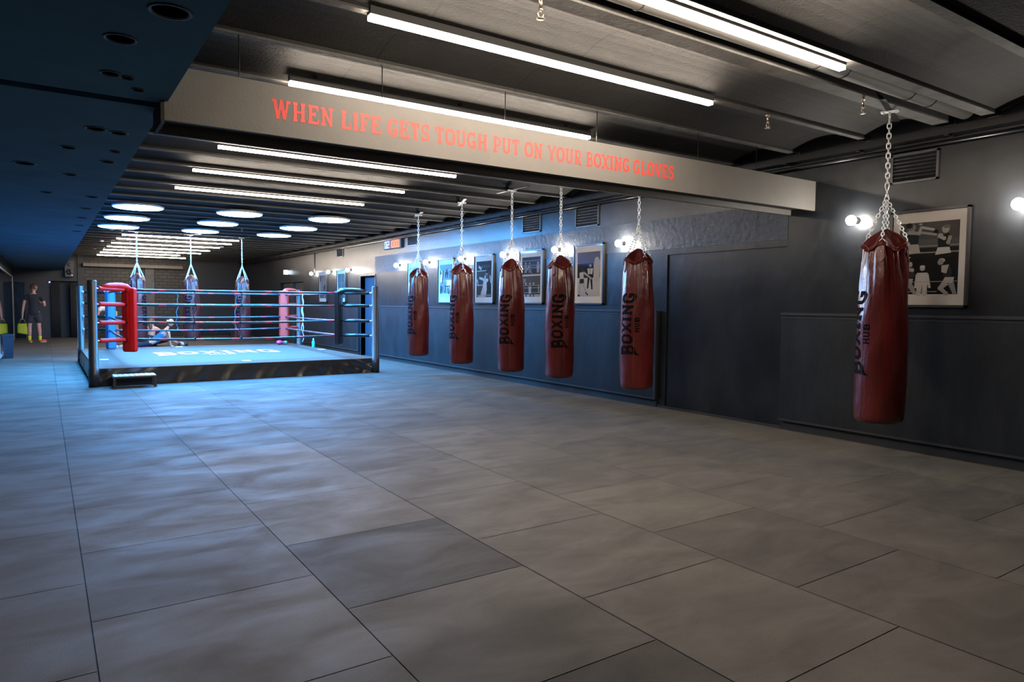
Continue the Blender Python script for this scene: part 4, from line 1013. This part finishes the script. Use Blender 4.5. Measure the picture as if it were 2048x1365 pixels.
# woman in blue vest, lifted on her hands with her legs stretched behind her
w1 = thing('person', 'blonde person in sky blue vest on the floor beyond the ring, propped on the hands', 'person', (2.27, 23.6, 0))
h1, q1 = hand_chains((.93, -.16, .06), (.6, 0, -.25), side=(0, 1, 0), curl=.1); h2, q2 = hand_chains((.97, .16, .06), (.6, 0, -.25), side=(0, 1, 0), curl=.1)
pel = (.42, 0, .16, .125)
skinned('body', [[pel, (.58, 0, .24, .105), (.72, 0, .38, .115), (.83, 0, .52, .10), (.87, 0, .60, .05), (.91, 0, .66, .048)], [pel, (.30, -.09, .14, .09), (.02, -.11, .09, .07), (-.08, -.11, .08, .058), (-.35, -.11, .07, .045), (-.46, -.11, .05, .035)], [pel, (.30, .09, .14, .09), (.02, .11, .09, .07), (-.08, .11, .08, .058), (-.35, .11, .07, .045), (-.46, .11, .05, .035)],
    [(.83, 0, .52, .10), (.85, -.11, .53, .055), (.88, -.17, .48, .045), (.90, -.18, .28, .036), (.93, -.16, .06, .024), q1], [(.83, 0, .52, .10), (.86, .11, .53, .055), (.90, .17, .48, .045), (.93, .18, .28, .036), (.97, .16, .06, .024), q2]]+h1+h2, MT['skinlight'], w1)
skinned('vest', [[(.40, 0, .17, .135), (.58, 0, .25, .125), (.72, 0, .39, .13), (.80, 0, .49, .11)]], MT['blueshirt'], w1)
skinned('leggings', [[(.46, 0, .17, .13), (.38, 0, .16, .13), (.30, -.09, .14, .10), (.02, -.11, .09, .08), (-.08, -.11, .08, .068), (-.25, -.11, .075, .058)], [(.38, 0, .16, .13), (.30, .09, .14, .10), (.02, .11, .09, .08), (-.08, .11, .08, .068), (-.25, .11, .075, .058)]], MT['navy'], w1)
head(w1, (.97, 0, .76), (1, .0, -.05), .092, 'skinlight', 'blonde', bun=True)
for s_ in (-1, 1): b = MB(); b.ball((-.56, s_*.11, .06), .055, sc=(1.9, .9, .95)); b.build('shoe', MT['offwhite'], w1)
# second woman, sitting with her back half turned
w2 = thing('person', 'brown-haired person sitting on the floor behind the blue-vested one, red glove on the outstretched hand', 'person', (2.75, 24.5, 0))
h1, q1 = hand_chains((.62, -.05, .20), (.8, 0, -.4), side=(0, 1, 0), curl=.3); h2, q2 = hand_chains((-.28, .10, .06), (-.3, .3, -.3), side=(0, 1, 0), curl=.1)
pel = (.0, 0, .13, .135)
skinned('body', [[pel, (.02, 0, .28, .11), (.06, 0, .44, .12), (.08, 0, .56, .10), (.07, 0, .65, .048), (.06, 0, .71, .045)], [pel, (.12, -.12, .13, .09), (.42, -.22, .20, .07), (.52, -.24, .22, .058), (.78, -.1, .08, .045)], [pel, (.12, .12, .13, .09), (.42, .22, .20, .07), (.52, .24, .22, .058), (.84, .2, .08, .045)],
    [(.08, 0, .56, .10), (.16, -.08, .57, .055), (.24, -.1, .53, .045), (.42, -.09, .36, .036), (.62, -.05, .20, .024), q1], [(.08, 0, .56, .10), (-.03, .09, .57, .055), (-.12, .12, .52, .045), (-.2, .12, .3, .036), (-.28, .10, .06, .024), q2]]+h1+h2, MT['skinlight'], w2)
skinned('vest', [[(.0, 0, .17, .14), (.02, 0, .28, .122), (.05, 0, .40, .13)]], MT['navy'], w2)
skinned('leggings', [[(.0, 0, .15, .142), (.12, -.12, .135, .10), (.42, -.22, .20, .08), (.52, -.24, .22, .068)], [(.0, 0, .15, .142), (.12, .12, .135, .10), (.42, .22, .20, .08), (.52, .24, .22, .068)]], MT['navy'], w2)
head(w2, (.05, 0, .80), (.3, .9, 0), .092, 'skinlight', 'brownhair', long=True)
b = MB(); b.ball((.70, -.05, .17), .06, sc=(1.3, .9, .9)); b.build('glove', MT['redvinyl'], w2)
for p in ((.86, -.08, .06), (.92, .22, .06)): b = MB(); b.ball(p, .055, sc=(1.8, .9, .9)); b.build('shoe', MT['offwhite'], w2)
# bending person behind the left posts
w3 = thing('person', 'person in white shirt bending forward behind the left ring posts', 'person', (2.12, 28.3, 0))
h1, q1 = hand_chains((-.62, -.14, .62), (-.1, 0, -1), side=(0, 1, 0), curl=.4); h2, q2 = hand_chains((-.62, .14, .62), (-.1, 0, -1), side=(0, 1, 0), curl=.4)
pel = (.0, 0, .98, .135)
skinned('body', [[pel, (-.16, 0, 1.10, .115), (-.32, 0, 1.17, .13), (-.46, 0, 1.15, .11), (-.56, 0, 1.08, .052), (-.62, 0, 1.04, .05)], [pel, (.03, -.1, .88, .10), (-.02, -.12, .56, .07), (-.02, -.12, .50, .06), (.04, -.12, .12, .038), (.04, -.12, .06, .04)], [pel, (.03, .1, .88, .10), (.02, .12, .56, .07), (.02, .12, .50, .06), (.08, .12, .12, .038), (.08, .12, .06, .04)],
    [(-.46, 0, 1.15, .11), (-.50, -.13, 1.12, .06), (-.53, -.16, 1.04, .048), (-.58, -.16, .86, .04), (-.62, -.14, .62, .026), q1], [(-.46, 0, 1.15, .11), (-.50, .13, 1.12, .06), (-.53, .16, 1.04, .048), (-.58, .16, .86, .04), (-.62, .14, .62, .026), q2]]+h1+h2, MT['skin'], w3)
skinned('shirt', [[(-.06, 0, 1.04, .15), (-.16, 0, 1.11, .14), (-.32, 0, 1.18, .15), (-.45, 0, 1.16, .13)], [(-.45, 0, 1.16, .13), (-.50, -.13, 1.12, .075), (-.53, -.16, 1.03, .062)], [(-.45, 0, 1.16, .13), (-.50, .13, 1.12, .075), (-.53, .16, 1.03, .062)]], MT['whiteshirt'], w3)
skinned('shorts', [[(-.05, 0, 1.02, .145), (.01, 0, .97, .15), (.03, -.1, .87, .12), (.0, -.12, .62, .095)], [(.01, 0, .97, .15), (.03, .1, .87, .12), (.02, .12, .62, .095)]], MT['shirt'], w3)
head(w3, (-.74, 0, 1.0), (-.8, 0, -.55), .098, 'skin', 'brownhair')
for s_ in (-1, 1): b = MB(); b.ball((-.02, s_*.12, .05), .052, sc=(2.2, .95, .9)); b.build('shoe', MT['offwhite'], w3)

# ------------------------------------------------------------------ left and far details
t = thing('wall_mirror', 'tall mirror with grey frame on the left wall, reflecting the standing person', 'mirror', (X_L, 25.0, 0))
b = MB(); b.box(.01, .02, -5, 4.4, .12, 2.2); b.build('mirror_glass', MT['mirror'], t)
b = MB(); b.box(0, .035, 4.4, 4.48, .06, 2.24); b.box(0, .035, -5.06, -5, .06, 2.24); b.box(0, .035, -5, 4.4, 2.2, 2.24); b.box(0, .035, -5, 4.4, .06, .12); b.box(0, .01, -5, 4.4, .12, 2.2); b.build('frame', MT['greyframe'], t)
t = thing('waste_bin', 'dark blue lidded waste bin on the floor at the left edge', 'bin', (-.745, 20.9, 0))
b = MB(); b.add([(-.09, -.09, 0), (.09, -.09, 0), (.09, .09, 0), (-.09, .09, 0), (-.115, -.115, .53), (.115, -.115, .53), (.115, .115, .53), (-.115, .115, .53)], [(3, 2, 1, 0), (0, 1, 5, 4), (1, 2, 6, 5), (2, 3, 7, 6), (3, 0, 4, 7)], False); b.build('bucket', MT['bin'], t, bevel=.008)
b = MB(); b.box(-.125, .125, -.125, .125, .53, .57); b.box(-.11, .11, -.11, .11, .57, .59); b.build('lid', MT['bin'], t, bevel=.008)
def curtain(x0, x1, y, z0, z1, m, label, amp=.03):
    t = thing('curtain', label, 'curtain', (x0, y, 0)); b = MB(); n_ = 60; w = x1-x0; b.add([(w*i/n_, amp*math.sin(i*.9)+.01*math.sin(i*2.3), z) for z in (z0, (z0+z1)/2, z1) for i in range(n_+1)], [(j*(n_+1)+i, j*(n_+1)+i+1, (j+1)*(n_+1)+i+1, (j+1)*(n_+1)+i) for j in range(2) for i in range(n_)], True); o = b.build('cloth', MT[m], t)
    so = o.modifiers.new('thick', 'SOLIDIFY'); so.thickness = .006
    b = MB(); b.tube([(-.02, 0, z1+.01), (w+.02, 0, z1+.01)], .012, 8); b.build('rail', MT['blacksat'], t)
curtain(.21, .52, Y_B-.06, .02, 2.10, 'curtain', 'black curtain gathered at the left of the far doorway'); curtain(.84, 1.08, Y_B-.06, .02, 2.10, 'curtain', 'black curtain at the right of the far doorway')
curtain(-.86, -.56, 30.6, .05, 2.05, 'bcurtain', 'dark blue cloth hanging beside the mirror at the far left')
t = thing('loudspeaker', 'black loudspeaker mounted high above the far curtained doorway', 'speaker', (.82, Y_B-.14, 2.62))
b = MB(); b.add([(-.14, -.14, -.31), (.14, -.14, -.31), (.14, .12, -.31), (-.14, .12, -.31), (-.15, -.14, .31), (.15, -.14, .31), (.15, .12, .31), (-.15, .12, .31)], [(3, 2, 1, 0), (4, 5, 6, 7), (0, 1, 5, 4), (1, 2, 6, 5), (2, 3, 7, 6), (3, 0, 4, 7)]); b.build('cabinet', MT['black'], t, bevel=.01)
b = MB(); b.lathe([(.11, -.142), (.105, -.15), (.03, -.135), (.02, -.14)], (0, 0, -.12), 20, 'y'); b.lathe([(.06, -.142), (.055, -.15), (.01, -.14)], (0, 0, .15), 16, 'y'); b.build('cone', MT['black'], t)
b = MB(); b.box(.07, .11, -.145, -.141, -.26, -.22); b.build('badge', MT['white'], t)
b = MB(); b.box(-.02, .02, .1, .14, -.05, .05); b.build('wall_mount', MT['black'], t)
t = thing('door_light', 'tiny blue indicator light at the top left of the far doorway', 'light', (.2, Y_B-.01, 2.1)); b = MB(); b.box(-.035, .035, -.02, .0, -.03, .04); b.build('case', MT['black'], t); b = MB(); b.box(-.025, .025, -.025, -.0205, -.02, .03); b.build('lamp', emit('blue_led', (.15, .3, 1), 6), t)
# dumbbells on a low rack along the far wall
t = thing('dumbbell_rack', 'low black rack along the foot of the far brick wall', 'rack', (1.5, 30.7, 0))
b = MB(); b.box(0, 5.0, 0, .04, .10, .13); b.box(0, 5.0, .22, .26, .14, .17); b.build('shelf', MT['blacksat'], t)
for x in (0, 1.65, 3.3, 4.96): b = MB(); b.box(x, x+.04, 0, .26, 0, .10); b.box(x, x+.04, .22, .26, .10, .15); b.build('foot', MT['blacksat'], t)
db0 = None
for i in range(22):
    x = 1.62+i*.222; lb = 'black hexagonal dumbbell resting on the low rack at the far wall'
    if db0 is None:
        db0 = thing('dumbbell', lb, 'dumbbell', (x, 30.83, .237), 0, 'dumbbells on the far rack')
        b = MB(); b.tube([(0, -.07, 0), (0, .07, 0)], .014, 8); b.build('handle', MT['chrome'], db0)
        for s_ in (-1, 1): b = MB(); b.lathe([(.05, s_*.06), (.065, s_*.075), (.065, s_*.13), (.05, s_*.145)], n=6, axis='y'); b.lathe([(.025, s_*.1455), (.025, s_*.1475)], n=12, axis='y'); b.build('weight', MT['rubber'], db0)
    else: dup(db0, (x, 30.83, .237), 0)
c = dup(db0, (3.62, 24.0, .066), 1.2, 'dumbbell lying on the open floor beyond the ring, right of the two people'); 
if 'group' in c: del c['group']
b = MB(); b.lathe([(.045, 0), (.055, .02), (.05, .14), (.02, .2), (.015, .24)], n=14); tag(b.build('squeeze_bottle', MT['yellow'], loc=(2.45, 24.2, 0)), 'small yellow bottle on the floor beside the sitting person', 'bottle')
